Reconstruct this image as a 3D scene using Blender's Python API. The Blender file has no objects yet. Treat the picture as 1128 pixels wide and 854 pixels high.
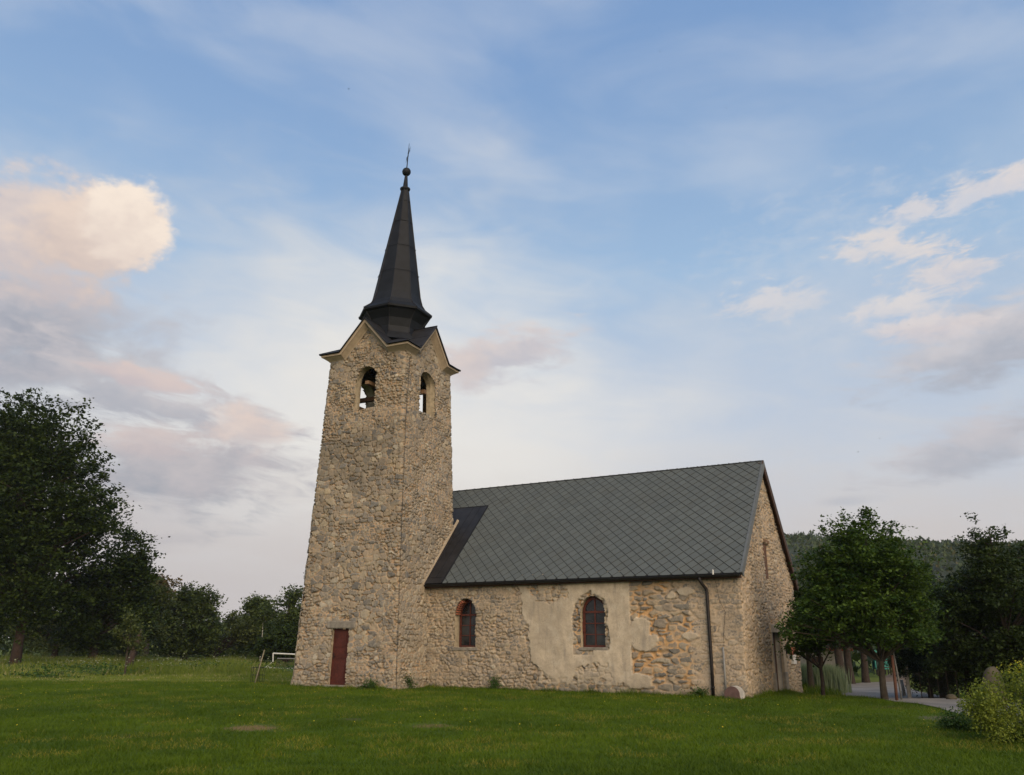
import bpy, math, random
import numpy as np
from mathutils import Matrix, Vector
R = math.radians
SC = bpy.context.scene
COL = SC.collection
random.seed(5)
RS = np.random.RandomState

# ------------------------------------------------------------------ camera
CAM_H = 1.73
FOC, PITCH, ROLL, PCX, PCY = 899.0, R(16.72), R(0.14), 562.6, 433.6     # measured lens, tilt and optical centre
cd = bpy.data.cameras.new('camera')
cam = bpy.data.objects.new('camera', cd); COL.objects.link(cam)
cd.sensor_fit = 'HORIZONTAL'; cd.sensor_width = 36.0
cd.lens = 36.0 * FOC / 1128.0
cd.shift_x = (564 - PCX) / 1128.0; cd.shift_y = (PCY - 427) / 1128.0
cd.clip_start = 0.1; cd.clip_end = 6000
cam.matrix_world = Matrix.Translation((0, 0, CAM_H)) @ Matrix.Rotation(math.pi/2 + PITCH, 4, 'X') @ Matrix.Rotation(ROLL, 4, 'Z')
SC.camera = cam
SC.view_settings.view_transform = 'Standard'; SC.view_settings.look = 'None'
SC.view_settings.exposure = 0.10; SC.view_settings.gamma = 1.0
SC.view_settings.use_curve_mapping = False
SC.cycles.max_bounces = 6; SC.cycles.diffuse_bounces = 3; SC.cycles.glossy_bounces = 3
SC.cycles.transmission_bounces = 4; SC.cycles.transparent_max_bounces = 8; SC.cycles.volume_bounces = 0
SC.cycles.use_adaptive_sampling = True

# ------------------------------------------------------------------ sun and sky
SUN_AZ, SUN_EL = R(162), R(27)     # azimuth from +Y clockwise: low behind the camera, to the right
SUNDIR = Vector((math.sin(SUN_AZ)*math.cos(SUN_EL), math.cos(SUN_AZ)*math.cos(SUN_EL), math.sin(SUN_EL)))
sl = bpy.data.lights.new('sun', 'SUN'); sl.energy = 3.5; sl.angle = R(60); sl.color = (1.0, 0.79, 0.55)
so = bpy.data.objects.new('sun', sl); COL.objects.link(so)
so.rotation_euler = SUNDIR.to_track_quat('Z', 'Y').to_euler()

class X:
    """A node-tree value with arithmetic."""
    nt = None
    def __init__(s, k): s.k = k
    @staticmethod
    def m(op, *a, clamp=False):
        n = X.nt.nodes.new('ShaderNodeMath'); n.operation = op; n.use_clamp = clamp
        for i, v in enumerate(a):
            if isinstance(v, X): X.nt.links.new(v.k, n.inputs[i])
            else: n.inputs[i].default_value = v
        return X(n.outputs[0])
    def __add__(s, o): return X.m('ADD', s, o)
    __radd__ = __add__
    def __sub__(s, o): return X.m('SUBTRACT', s, o)
    def __rsub__(s, o): return X.m('SUBTRACT', o, s)
    def __mul__(s, o): return X.m('MULTIPLY', s, o)
    __rmul__ = __mul__
    def __truediv__(s, o): return X.m('DIVIDE', s, o)
def node(t, **kw):
    n = X.nt.nodes.new(t)
    for k, v in kw.items(): setattr(n, k, v)
    return n
def setin(n, name, v):
    i = n.inputs[name]
    if isinstance(v, X): X.nt.links.new(v.k, i)
    elif isinstance(v, (tuple, list)) and len(v) == 3 and i.type == 'RGBA': i.default_value = (*v, 1)
    else: i.default_value = v
def sstep(x, lo, hi):
    n = node('ShaderNodeMapRange', interpolation_type='SMOOTHSTEP')
    setin(n, 'Value', x); n.inputs['From Min'].default_value = lo; n.inputs['From Max'].default_value = hi
    return X(n.outputs[0])
def mix(f, a, b, blend='MIX'):
    n = node('ShaderNodeMix', data_type='RGBA', blend_type=blend)
    for i, v in ((0, f), (6, a), (7, b)):
        if isinstance(v, X): X.nt.links.new(v.k, n.inputs[i])
        elif isinstance(v, (tuple, list)): n.inputs[i].default_value = (*v[:3], 1)
        else: n.inputs[i].default_value = v
    return X(n.outputs[2])
def noise(vec, scale, detail=4, rough=0.55, dist=0.0, out=0):
    n = node('ShaderNodeTexNoise'); setin(n, 'Vector', vec)
    n.inputs['Scale'].default_value = scale; n.inputs['Detail'].default_value = detail
    n.inputs['Roughness'].default_value = rough; n.inputs['Distortion'].default_value = dist
    return X(n.outputs[out])
def xyz(x, y, z):
    n = node('ShaderNodeCombineXYZ')
    for i, v in enumerate((x, y, z)):
        if isinstance(v, X): X.nt.links.new(v.k, n.inputs[i])
        else: n.inputs[i].default_value = v
    return X(n.outputs[0])
def sep(v):
    n = node('ShaderNodeSeparateXYZ'); X.nt.links.new(v.k, n.inputs[0])
    return X(n.outputs[0]), X(n.outputs[1]), X(n.outputs[2])
def ramp(f, stops):
    n = node('ShaderNodeValToRGB'); X.nt.links.new(f.k, n.inputs[0]); e = n.color_ramp.elements
    while len(e) < len(stops): e.new(0.5)
    for q, (p, c) in zip(e, stops): q.position = p; q.color = (*c, 1)
    return X(n.outputs[0])

W = bpy.data.worlds.new('World'); SC.world = W; W.use_nodes = True
X.nt = W.node_tree; X.nt.nodes.clear()
sky = node('ShaderNodeTexSky', sky_type='NISHITA', sun_disc=False, sun_elevation=SUN_EL, sun_rotation=SUN_AZ)
sky.air_density = 1.0; sky.dust_density = 1.2; sky.ozone_density = 2.0
gen = X(node('ShaderNodeTexCoord').outputs['Generated'])
dx, dy, dz = sep(gen)
AZ = X.m('ARCTAN2', dx, dy) * 57.29578
EL = X.m('ARCSINE', dz) * 57.29578
cv = xyz(AZ * 0.1, EL * 0.16, 0.3)
puff = noise(cv, 2.4, 9, 0.55, 0.25)
fine = noise(cv, 7.0, 8, 0.6, 0.2)
wisp = noise(xyz(AZ * 0.045 + EL * 0.03, EL * 0.13, 2.7), 2.6, 8, 0.58, 0.9)
soft = noise(cv, 0.9, 3, 0.5, 0.2)
brk = noise(xyz(AZ * 0.10, EL * 0.24 - AZ * 0.02, 8.8), 4.2, 10, 0.62, 0.35)
brk2 = noise(xyz(AZ * 0.08, EL * 0.26 + AZ * 0.03, 3.3), 3.0, 10, 0.6, 0.5)
SKYK = 0.10                                     # sky strength
base = mix(1.0, X(sky.outputs[0]), (1.02, 1.10, 1.42), 'MULTIPLY')
K = 1.0 / SKYK
def c(r, g, b):                                 # display colour -> radiance, divided by the strength used below
    f = lambda v: ((v/255 + 0.055) / 1.055) ** 2.4 * K
    return (f(r), f(g), f(b))
blue = ramp(sstep(EL, 5, 44) * 1.0, [(0.0, (0.58, 0.60, 0.62)), (0.50, (0.37, 0.53, 0.70)), (1.0, (0.215, 0.36, 0.61))])
bluek = mix(1.0, blue, (K, K, K), 'MULTIPLY')
base = mix(0.80, base, bluek)
# thin high veil: whiter low down, pink-grey at the horizon
veil = sstep(EL * -1.0 - sstep(AZ, -2, 22) * 9.0 + sstep(X.m('ABSOLUTE', AZ + 9.0), 20.0, 4.0) * 5.0 + (soft - 0.5) * 22 + (wisp - 0.5) * 16, -33.0, -8.0)
leftw = sstep(AZ * -1.0 + EL * -0.4, -26, 22)
cen = sstep(X.m('ABSOLUTE', AZ + 7.0) + X.m('ABSOLUTE', EL - 16.0) * 1.1, 32.0, 9.0)
base = mix(veil * 0.90, base, mix(cen, c(205, 206, 208), c(230, 226, 219)))
base = mix(sstep(EL * -1.0 + (wisp - 0.5) * 6, -14, -3) * 0.85, base, c(198, 190, 187))
wisp2 = noise(xyz(AZ * 0.03 + EL * 0.05, EL * 0.07 - AZ * 0.01, 5.1), 1.6, 6, 0.5, 0.4)
streak = sstep(wisp2, 0.40, 0.75)
base = mix(streak * sstep(EL, 10, 24) * 0.38, base, c(205, 210, 218))
def cloud(base, a, e, ra, re, lit, shade, op=1.0, amp=1.5, lo=0.28, hi=0.75, tilt=0.0, tex=None, bias=0.0, edge=0.25):
    tex = tex or puff
    ca, sa = math.cos(R(tilt)), math.sin(R(tilt))
    u = ((AZ - a) * ca + (EL - e) * sa) / ra
    v = ((EL - e) * ca - (AZ - a) * sa) / re
    d = X.m('SQRT', u * u + v * v)
    val = (1.0 - d) + (tex - 0.5) * amp + (fine - 0.5) * edge
    mk = sstep(val, lo, hi) * op
    lf = sstep(v * 0.55 + u * bias + (puff - 0.5) * 1.6 + (fine - 0.5) * 0.8, -0.6, 0.55)
    return mix(mk, base, mix(lf, c(*shade), c(*lit)))
cl = [
 # grey masses at the left
 dict(a=-33, e=18.2, ra=11, re=6.0, lit=(184,182,188), shade=(152,156,168), op=0.95, lo=0.05, hi=0.75, tex=puff, amp=1.6),
 dict(a=-25.5, e=15.0, ra=11, re=3.0, lit=(196,190,192), shade=(166,168,178), op=0.85, tex=brk2, lo=0.0, hi=0.75, tilt=-8, amp=2.8),
 dict(a=-23, e=10.4, ra=11, re=3.8, lit=(190,183,185), shade=(154,158,168), op=0.92, lo=0.0, hi=0.75, tex=brk2, amp=2.0),
 dict(a=-30, e=7.0, ra=12, re=3.5, lit=(198,190,188), shade=(172,171,177), op=0.75, lo=0.0, hi=0.8, tex=wisp),
 dict(a=-24.8, e=16.0, ra=4.6, re=1.1, lit=(214,196,190), shade=(192,182,186), op=0.85, lo=0.05, hi=0.6, tilt=-10, tex=brk2, amp=2.0),
 dict(a=-18.4, e=13.5, ra=4.2, re=2.0, lit=(222,204,194), shade=(196,186,186), op=0.9, lo=0.10, hi=0.7, amp=1.4, edge=0.5),
 dict(a=-24, e=12.3, ra=4.6, re=1.4, lit=(212,196,190), shade=(190,180,182), op=0.75, lo=0.0, hi=0.7, amp=2.0, tex=brk2),
 # the big warm cumulus
 dict(a=-34.0, e=24.0, ra=8.0, re=4.6, lit=(219,204,196), shade=(196,186,187), op=0.95, lo=0.10, hi=0.55, amp=1.2, edge=0.5),
 dict(a=-31.0, e=21.2, ra=5.0, re=2.8, lit=(214,198,190), shade=(192,182,184), op=0.85, lo=0.10, hi=0.8, amp=1.2, edge=0.4),
 dict(a=-30.0, e=24.2, ra=5.2, re=4.0, lit=(228,209,195), shade=(206,189,181), op=0.92, lo=0.10, hi=0.55, amp=1.0, edge=0.5),
 dict(a=-27.5, e=25.6, ra=3.8, re=3.7, lit=(242,227,212), shade=(220,204,194), op=1.0, lo=0.14, hi=0.46, amp=0.8, edge=0.6, bias=0.2),
 # behind the tower
 dict(a=-0.5, e=19.6, ra=7.5, re=2.4, lit=(214,203,200), shade=(186,184,192), op=0.9, lo=0.05, hi=0.8, tilt=12, tex=brk2, amp=2.2),
 dict(a=-3.0, e=18.8, ra=3.4, re=2.6, lit=(216,202,196), shade=(194,187,190), op=0.85, lo=0.15, hi=0.8, amp=1.5, edge=0.5),
 # broken wisps and bands at the right
 dict(a=27.5, e=24.2, ra=6.5, re=1.8, lit=(226,213,204), shade=(200,199,206), op=0.9, amp=3.0, lo=0.20, hi=0.85, tilt=-12, tex=brk),
 dict(a=30.0, e=22.2, ra=4.4, re=2.2, lit=(228,213,203), shade=(200,197,204), op=0.9, amp=2.8, lo=0.20, hi=0.85, tex=brk),
 dict(a=27.2, e=20.6, ra=4.4, re=1.2, lit=(226,215,208), shade=(198,198,206), op=0.9, amp=2.2, lo=0.12, hi=0.75, tex=brk),
 dict(a=19.2, e=22.0, ra=4.4, re=1.7, lit=(218,211,209), shade=(190,196,208), op=0.85, amp=2.4, lo=0.10, hi=0.70, tex=brk),
 dict(a=34.0, e=26.6, ra=6.0, re=1.3, lit=(222,212,207), shade=(198,200,210), op=0.95, amp=2.4, lo=0.12, hi=0.80, tilt=4, tex=brk),
 dict(a=28.8, e=26.4, ra=3.6, re=1.2, lit=(222,212,207), shade=(198,200,210), op=0.9, amp=2.4, lo=0.12, hi=0.80, tex=brk),
 dict(a=33.0, e=17.6, ra=10.5, re=3.0, lit=(200,196,199), shade=(168,172,183), op=0.95, amp=1.8, lo=0.0, hi=0.65, tilt=7, tex=brk2),
 dict(a=28.6, e=19.0, ra=5.6, re=1.2, lit=(229,214,205), shade=(200,193,197), op=0.9, amp=1.8, lo=0.05, hi=0.7, tilt=-4, tex=brk),
 dict(a=30.0, e=11.3, ra=7.5, re=2.3, lit=(196,191,194), shade=(170,173,182), op=0.85, amp=2.2, lo=0.05, hi=0.8, tilt=12, tex=brk2),
 dict(a=36.0, e=13.4, ra=5.0, re=1.9, lit=(190,187,192), shade=(168,171,180), op=0.8, amp=1.6, lo=0.0, hi=0.8, tilt=10, tex=brk2),
 dict(a=22.4, e=8.6, ra=2.4, re=0.5, lit=(188,187,191), shade=(174,178,188), op=0.6, amp=0.8, lo=0.0, hi=0.8),
 dict(a=25.0, e=22.6, ra=14, re=8, lit=(205,208,214), shade=(192,200,212), op=0.35, amp=2.0, lo=0.0, hi=0.9, tex=brk),
]
for k in cl: base = cloud(base, **k)
bg = node('ShaderNodeBackground'); setin(bg, 'Color', base); bg.inputs['Strength'].default_value = SKYK
wo = node('ShaderNodeOutputWorld'); X.nt.links.new(bg.outputs[0], wo.inputs[0])
W.cycles.sampling_method = 'MANUAL'; W.cycles.sample_map_resolution = 512

# ------------------------------------------------------------------ numpy noise and mesh helpers
def _h(ix, iy, seed):
    n = (ix.astype(np.int64) * 374761393 + iy.astype(np.int64) * 668265263 + seed * 974634777) & 0xffffffff
    n = ((n ^ (n >> 13)) * 1274126177) & 0xffffffff
    return ((n ^ (n >> 16)) & 0xffff) / 65535.0
def vn(x, y, seed=0):
    x = np.asarray(x, float); y = np.asarray(y, float)
    ix, iy = np.floor(x), np.floor(y); fx, fy = x - ix, y - iy
    fx = fx*fx*(3-2*fx); fy = fy*fy*(3-2*fy)
    a, b = _h(ix, iy, seed), _h(ix+1, iy, seed); c_, d = _h(ix, iy+1, seed), _h(ix+1, iy+1, seed)
    return (a*(1-fx)+b*fx)*(1-fy) + (c_*(1-fx)+d*fx)*fy
def fbm(x, y, seed=0, oct=4):
    s = 0; a = 0.5; t = 0
    for i in range(oct): s = s + a*vn(x*2**i, y*2**i, seed+i*17); t += a; a *= 0.5
    return s / t
def ss(x, lo, hi):
    t = np.clip((np.asarray(x, float)-lo)/(hi-lo), 0, 1); return t*t*(3-2*t)

def link(name, me, mat=None, parent=None):
    o = bpy.data.objects.new(name, me); COL.objects.link(o)
    if mat: me.materials.append(mat)
    if parent: o.parent = parent
    return o
def tag(o, label=None, cat=None, group=None, kind=None):
    if label: o['label'] = label
    if cat: o['category'] = cat
    if group: o['group'] = group
    if kind: o['kind'] = kind
    return o
def thing(name, label, cat, loc=(0,0,0), rz=0, group=None):
    o = bpy.data.objects.new(name, None); COL.objects.link(o)
    o.location = loc; o.rotation_euler = (0, 0, rz); o.empty_display_size = 0.2
    return tag(o, label, cat, group)
def npmesh(name, co, faces, smooth=False, attrs=None):
    """co (n,3); faces (m,k) with one k"""
    me = bpy.data.meshes.new(name); co = np.ascontiguousarray(co, dtype=np.float32); faces = np.ascontiguousarray(faces, dtype=np.int32)
    n, k = faces.shape
    me.vertices.add(len(co)); me.vertices.foreach_set('co', co.ravel())
    me.loops.add(n*k); me.loops.foreach_set('vertex_index', faces.ravel())
    me.polygons.add(n); me.polygons.foreach_set('loop_start', np.arange(n, dtype=np.int32)*k)
    if smooth: me.polygons.foreach_set('use_smooth', np.ones(n, dtype=bool))
    for an, v in (attrs or {}).items():
        at = me.attributes.new(an, 'FLOAT_COLOR', 'POINT'); at.data.foreach_set('color', np.ascontiguousarray(v, dtype=np.float32).ravel())
    me.update(calc_edges=True); me.validate()
    return me
class MB:
    def __init__(s): s.v = []; s.f = []
    def poly(s, pts):
        b = len(s.v); s.v += [tuple(p) for p in pts]; s.f.append(tuple(range(b, b+len(pts)))); return s
    def box(s, x0, y0, z0, x1, y1, z1, M=None):
        b = len(s.v); P = [(x,y,z) for z in (z0,z1) for y in (y0,y1) for x in (x0,x1)]
        if M is not None: P = [tuple(M @ Vector(p)) for p in P]
        s.v += P
        s.f += [tuple(b+i for i in q) for q in ((0,2,3,1),(4,5,7,6),(0,1,5,4),(2,6,7,3),(0,4,6,2),(1,3,7,5))]; return s
    def tube(s, pts, rads, n=8, cap=True):
        pts = [Vector(p) for p in pts]; 
        if not hasattr(rads, '__len__'): rads = [rads]*len(pts)
        rings = []; up = Vector((0.31, 0.17, 0.93))
        for i, p in enumerate(pts):
            d = (pts[min(i+1, len(pts)-1)] - pts[max(i-1, 0)]).normalized()
            ref = up if abs(d.dot(up)) < 0.95 else Vector((1, 0, 0))
            a = d.cross(ref).normalized(); bb = d.cross(a)
            b0 = len(s.v); s.v += [tuple(p + (a*math.cos(2*math.pi*k/n) + bb*math.sin(2*math.pi*k/n))*rads[i]) for k in range(n)]
            rings.append(b0)
        for r0, r1 in zip(rings, rings[1:]):
            for k in range(n): s.f.append((r0+k, r0+(k+1)%n, r1+(k+1)%n, r1+k))
        if cap: s.f.append(tuple(rings[0]+k for k in range(n))[::-1]); s.f.append(tuple(rings[-1]+k for k in range(n)))
        return s
    def lathe(s, prof, n=24, c=(0,0), lean=None, rot=0.0):
        """prof list of (r,z)"""
        b = len(s.v)
        for r, z in prof:
            ox = lean(z) if lean else (0, 0)
            for k in range(n):
                a = 2*math.pi*k/n + rot; s.v.append((c[0]+ox[0]+r*math.cos(a), c[1]+ox[1]+r*math.sin(a), z))
        for i in range(len(prof)-1):
            for k in range(n): s.f.append((b+i*n+k, b+i*n+(k+1)%n, b+(i+1)*n+(k+1)%n, b+(i+1)*n+k))
        s.f.append(tuple(b+k for k in range(n))[::-1]); s.f.append(tuple(b+(len(prof)-1)*n+k for k in range(n)))
        return s
    def build(s, name, mat, parent=None, smooth=False, bevel=0):
        me = bpy.data.meshes.new(name); me.from_pydata(s.v, [], s.f); me.update()
        if smooth: me.polygons.foreach_set('use_smooth', [True]*len(me.polygons))
        o = link(name, me, mat, parent)
        if bevel:
            m = o.modifiers.new('bevel', 'BEVEL'); m.width = bevel; m.segments = 2; m.limit_method = 'ANGLE'
        return o

# ------------------------------------------------------------------ materials
def newmat(name):
    m = bpy.data.materials.new(name); m.use_nodes = True; X.nt = m.node_tree; X.nt.nodes.clear(); return m
def finish(col, rough=0.8, bump=None, bstr=0.3, bdist=0.02, spec=0.3, metal=0.0, extra=None):
    p = node('ShaderNodeBsdfPrincipled'); setin(p, 'Base Color', col); setin(p, 'Roughness', rough)
    p.inputs['Specular IOR Level'].default_value = spec; setin(p, 'Metallic', metal)
    for k, v in (extra or {}).items(): setin(p, k, v)
    if bump is not None:
        b = node('ShaderNodeBump'); setin(b, 'Height', bump); b.inputs['Strength'].default_value = bstr; b.inputs['Distance'].default_value = bdist
        X.nt.links.new(b.outputs[0], p.inputs['Normal'])
    o = node('ShaderNodeOutputMaterial'); X.nt.links.new(p.outputs[0], o.inputs[0]); return p
def objco(): return X(node('ShaderNodeTexCoord').outputs['Object'])
def geopos(): return X(node('ShaderNodeNewGeometry').outputs['Position'])
def attr(n):
    a = node('ShaderNodeAttribute'); a.attribute_name = n
    s = node('ShaderNodeSeparateColor'); X.nt.links.new(a.outputs['Color'], s.inputs[0])
    return X(s.outputs[0]), X(s.outputs[1]), X(s.outputs[2]), X(a.outputs['Alpha'])
def simple(name, col, rough=0.7, var=0.25, scale=8, bstr=0.2, metal=0.0, spec=0.3, bd=0.01):
    m = newmat(name); v = objco(); n1 = noise(v, scale, 5); n2 = noise(v, scale*0.22, 3)
    f = n1 * 0.6 + n2 * 0.4
    d = tuple(x*(1-var) for x in col); l = tuple(min(1, x*(1+var)) for x in col)
    finish(mix(sstep(f, 0.3, 0.7), d, l), rough, n1, bstr, bd, spec, metal); return m

def stone_mat(name, tones, mortar, plaster=(0.45,0.375,0.275), orange=(0.42,0.255,0.12), wash=(0.36,0.31,0.235)):
    m = newmat(name); v = objco()
    st, r1, r2, dep = attr('st'); pl, og, ws, wet = attr('zn')
    n0 = noise(v, 3.0, 5); n1 = noise(v, 14, 6, 0.6); n2 = noise(v, 55, 4, 0.6); n3 = noise(v, 0.6, 4)
    stc = ramp(r1, tones)
    stc = mix(1.0, stc, ramp(n1 * 0.6 + n2 * 0.4, [(0.3, (0.60,0.60,0.61)), (0.5, (1,1,1)), (0.68, (1.30,1.27,1.2))]), 'MULTIPLY')
    stc = mix(sstep(n0 + (r2 - 0.5) * 0.25, 0.52, 0.72) * 0.5, stc, (0.38, 0.30, 0.19))          # lichen and ochre weathering
    stc = mix(sstep(n3, 0.45, 0.7) * 0.25, stc, (0.16, 0.145, 0.125))
    mor = mix(n1, tuple(x*0.70 for x in mortar), tuple(x*1.22 for x in mortar))
    mor = mix(og, mor, mix(n1, tuple(x*0.75 for x in orange), tuple(x*1.35 for x in orange)))
    # lime smeared over the stone faces
    stc = mix(sstep(n1 + ws * 0.35 - r2 * 0.16, 0.56, 0.70) * ws, stc, wash)
    stc = mix(sstep(og + (n1-0.5)*1.6, 0.95, 1.3) * 0.6, stc, orange)
    col = mix(sstep(st + (n2-0.5)*0.35, 0.25, 0.6), mor, stc)
    plc = mix(sstep(n0 * 0.6 + n1 * 0.4, 0.36, 0.66), tuple(x*0.78 for x in plaster), tuple(x*1.12 for x in plaster))
    plc = mix(sstep(noise(v, 1.9, 6, 0.65), 0.50, 0.66)*0.45, plc, (0.52, 0.46, 0.36))
    plc = mix(sstep(n1*0.5 + n2*0.5, 0.52, 0.62)*0.6, plc, (0.19, 0.165, 0.13))
    plc = mix(sstep(noise(v, 5.5, 6, 0.7), 0.56, 0.70)*0.35, plc, (0.26, 0.225, 0.17))
    px, py, pz = sep(v)
    stain = noise(xyz(px * 3.2, py * 3.2, pz * 0.55), 1.6, 5, 0.6)
    plc = mix(sstep(stain, 0.50, 0.72) * 0.5, plc, (0.20, 0.18, 0.155))
    col = mix(pl, col, plc)
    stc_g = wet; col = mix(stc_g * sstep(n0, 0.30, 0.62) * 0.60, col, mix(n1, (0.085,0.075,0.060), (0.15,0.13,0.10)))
    damp = sstep(pz * -1.0 + (n0 - 0.5) * 0.8, -0.65, 0.05)
    col = mix(damp * 0.38, col, (0.13, 0.12, 0.085))
    hb = st * 0.0 + n1 * 0.6 + n2 * 0.5
    finish(col, 0.92, hb, 0.55, 0.018, 0.15); return m

M = {}
TONES = [(0.0,(0.115,0.108,0.098)),(0.2,(0.175,0.160,0.135)),(0.40,(0.245,0.202,0.152)),(0.58,(0.30,0.238,0.165)),(0.70,(0.17,0.162,0.148)),(0.84,(0.34,0.285,0.20)),(0.93,(0.21,0.185,0.15)),(1.0,(0.42,0.375,0.29))]
M['tower'] = stone_mat('tower_stone', TONES, (0.36,0.262,0.172))
M['nave'] = stone_mat('nave_stone', TONES, (0.38,0.29,0.197), wash=(0.415,0.328,0.232))
M['trimgrey'] = simple('grey_trim_sheet', (0.10,0.108,0.108), 0.6, 0.15, 6, 0.1)
M['black_metal'] = simple('blackened_sheet', (0.007,0.0082,0.0105), 0.65, 0.5, 2.5, 0.25, 0.0, 0.25)
M['roof_metal'] = simple('roof_sheet', (0.015,0.0145,0.0155), 0.6, 0.5, 2.5, 0.2, 0.1, 0.35)
M['cornice'] = simple('cornice_render', (0.30,0.238,0.168), 0.9, 0.18, 6, 0.2)
M['brown'] = simple('brown_timber', (0.055,0.028,0.016), 0.7, 0.35, 10, 0.3)
M['beam'] = simple('old_beam', (0.16,0.095,0.05), 0.8, 0.3, 9, 0.3)
M['redwood'] = simple('red_brown_paint', (0.075,0.020,0.012), 0.55, 0.3, 12, 0.2)
M['doorred'] = simple('worn_door_paint', (0.062,0.014,0.008), 0.6, 0.35, 14, 0.3)
M['gutter'] = simple('gutter_metal', (0.022,0.020,0.019), 0.5, 0.25, 7, 0.1, 0.4)
M['pipe'] = simple('downpipe_metal', (0.016,0.013,0.012), 0.5, 0.25, 7, 0.1, 0.3)
M['greypipe'] = simple('grey_conduit', (0.19,0.185,0.17), 0.6, 0.2, 9, 0.1)
M['white'] = simple('worn_white', (0.55,0.54,0.50), 0.7, 0.12, 9, 0.15)
M['offwhite'] = simple('pale_render', (0.36,0.335,0.29), 0.85, 0.22, 5, 0.3)
M['fillet'] = simple('mortar_fillet', (0.31,0.25,0.175), 0.9, 0.2, 9, 0.3)
M['brick'] = simple('old_brick', (0.25,0.085,0.045), 0.9, 0.35, 14, 0.4)
M['reveal'] = simple('reveal_render', (0.33,0.275,0.19), 0.9, 0.3, 7, 0.5, bd=0.03)
M['dark'] = simple('dark_inside', (0.015,0.013,0.012), 0.95, 0.1, 3, 0.0)
M['bronze'] = simple('bell_bronze', (0.035,0.030,0.024), 0.45, 0.3, 6, 0.1, 0.8)
M['greystone'] = simple('grey_slab', (0.185,0.165,0.135), 0.9, 0.3, 7, 0.5)
M['redstone'] = simple('red_slab_face', (0.085,0.05,0.042), 0.9, 0.25, 9, 0.4)
M['glass'] = newmat('window_glass')
gv = objco(); gn = noise(gv, 3.0, 3)
finish(mix(sstep(noise(gv, 1.4, 4), 0.42, 0.68), (0.010,0.010,0.011), (0.035,0.036,0.037)), gn * 0.15 + 0.06, gn, 0.08, 0.01, 0.5)
# roof slates
m = newmat('grey_slates'); v = objco(); r1, r2, r3, _ = attr('st')
col = mix(r1, (0.080,0.091,0.090), (0.095,0.107,0.104))
col = mix(sstep(noise(v, 1.1, 5), 0.4, 0.75)*0.35, col, (0.080,0.082,0.072))
col = mix(sstep(noise(xyz(sep(v)[0]*3.0, sep(v)[1]*0.4, sep(v)[2]*0.4), 1.4, 5), 0.52, 0.75)*0.3, col, (0.070,0.075,0.072))
finish(col, 0.85, noise(v, 25, 4), 0.12, 0.01, 0.15); M['slate'] = m
M['slate_gap'] = simple('slate_underlay', (0.016,0.017,0.018), 0.9, 0.2, 5, 0.0)

def leafmat(name, dark, light, tip=None, trans=0.22):
    m = newmat(name); r1, r2, r3, _ = attr('lv')
    col = mix(r1, dark, light)
    if tip: col = mix(sstep(r2, 0.80, 1.0), col, tip)
    d = node('ShaderNodeBsdfPrincipled'); setin(d, 'Base Color', col); d.inputs['Roughness'].default_value = 0.6; d.inputs['Specular IOR Level'].default_value = 0.18
    t = node('ShaderNodeBsdfTranslucent'); setin(t, 'Color', mix(1.0, col, (1.25, 1.35, 0.6), 'MULTIPLY'))
    s = node('ShaderNodeMixShader'); s.inputs[0].default_value = trans
    X.nt.links.new(d.outputs[0], s.inputs[1]); X.nt.links.new(t.outputs[0], s.inputs[2])
    o = node('ShaderNodeOutputMaterial'); X.nt.links.new(s.outputs[0], o.inputs[0]); return m
L = {
 'linden': leafmat('linden_leaves', (0.018,0.042,0.006), (0.062,0.102,0.012)),
 'dark': leafmat('dark_leaves', (0.015,0.026,0.006), (0.038,0.058,0.011)),
 'big': leafmat('oak_leaves', (0.014,0.027,0.005), (0.044,0.064,0.010)),
 'far': leafmat('far_leaves', (0.036,0.056,0.013), (0.078,0.100,0.024)),
 'olive': leafmat('olive_leaves', (0.046,0.060,0.016), (0.088,0.105,0.026)),
 'orange': leafmat('turning_leaves', (0.075,0.060,0.022), (0.14,0.095,0.035)),
 'thuja': leafmat('thuja_sprays', (0.010,0.020,0.009), (0.020,0.036,0.014), trans=0.05),
 'yellow': leafmat('goldenrod_leaves', (0.085,0.12,0.015), (0.18,0.21,0.025), (0.42,0.36,0.025)),
 'weed': leafmat('weed_leaves', (0.025,0.055,0.012), (0.06,0.11,0.02)),
 'hill': leafmat('hill_leaves', (0.034,0.052,0.018), (0.072,0.092,0.030), (0.11,0.095,0.04)),
}
M['bark'] = simple('grey_brown_bark', (0.050,0.040,0.028), 0.95, 0.35, 9, 0.6, bd=0.03)
M['darkbark'] = simple('dark_bark', (0.038,0.028,0.022), 0.95, 0.35, 9, 0.6, bd=0.03)
M['redbark'] = simple('red_brown_bark', (0.045,0.029,0.022), 0.95, 0.3, 6, 0.6, bd=0.03)

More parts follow.
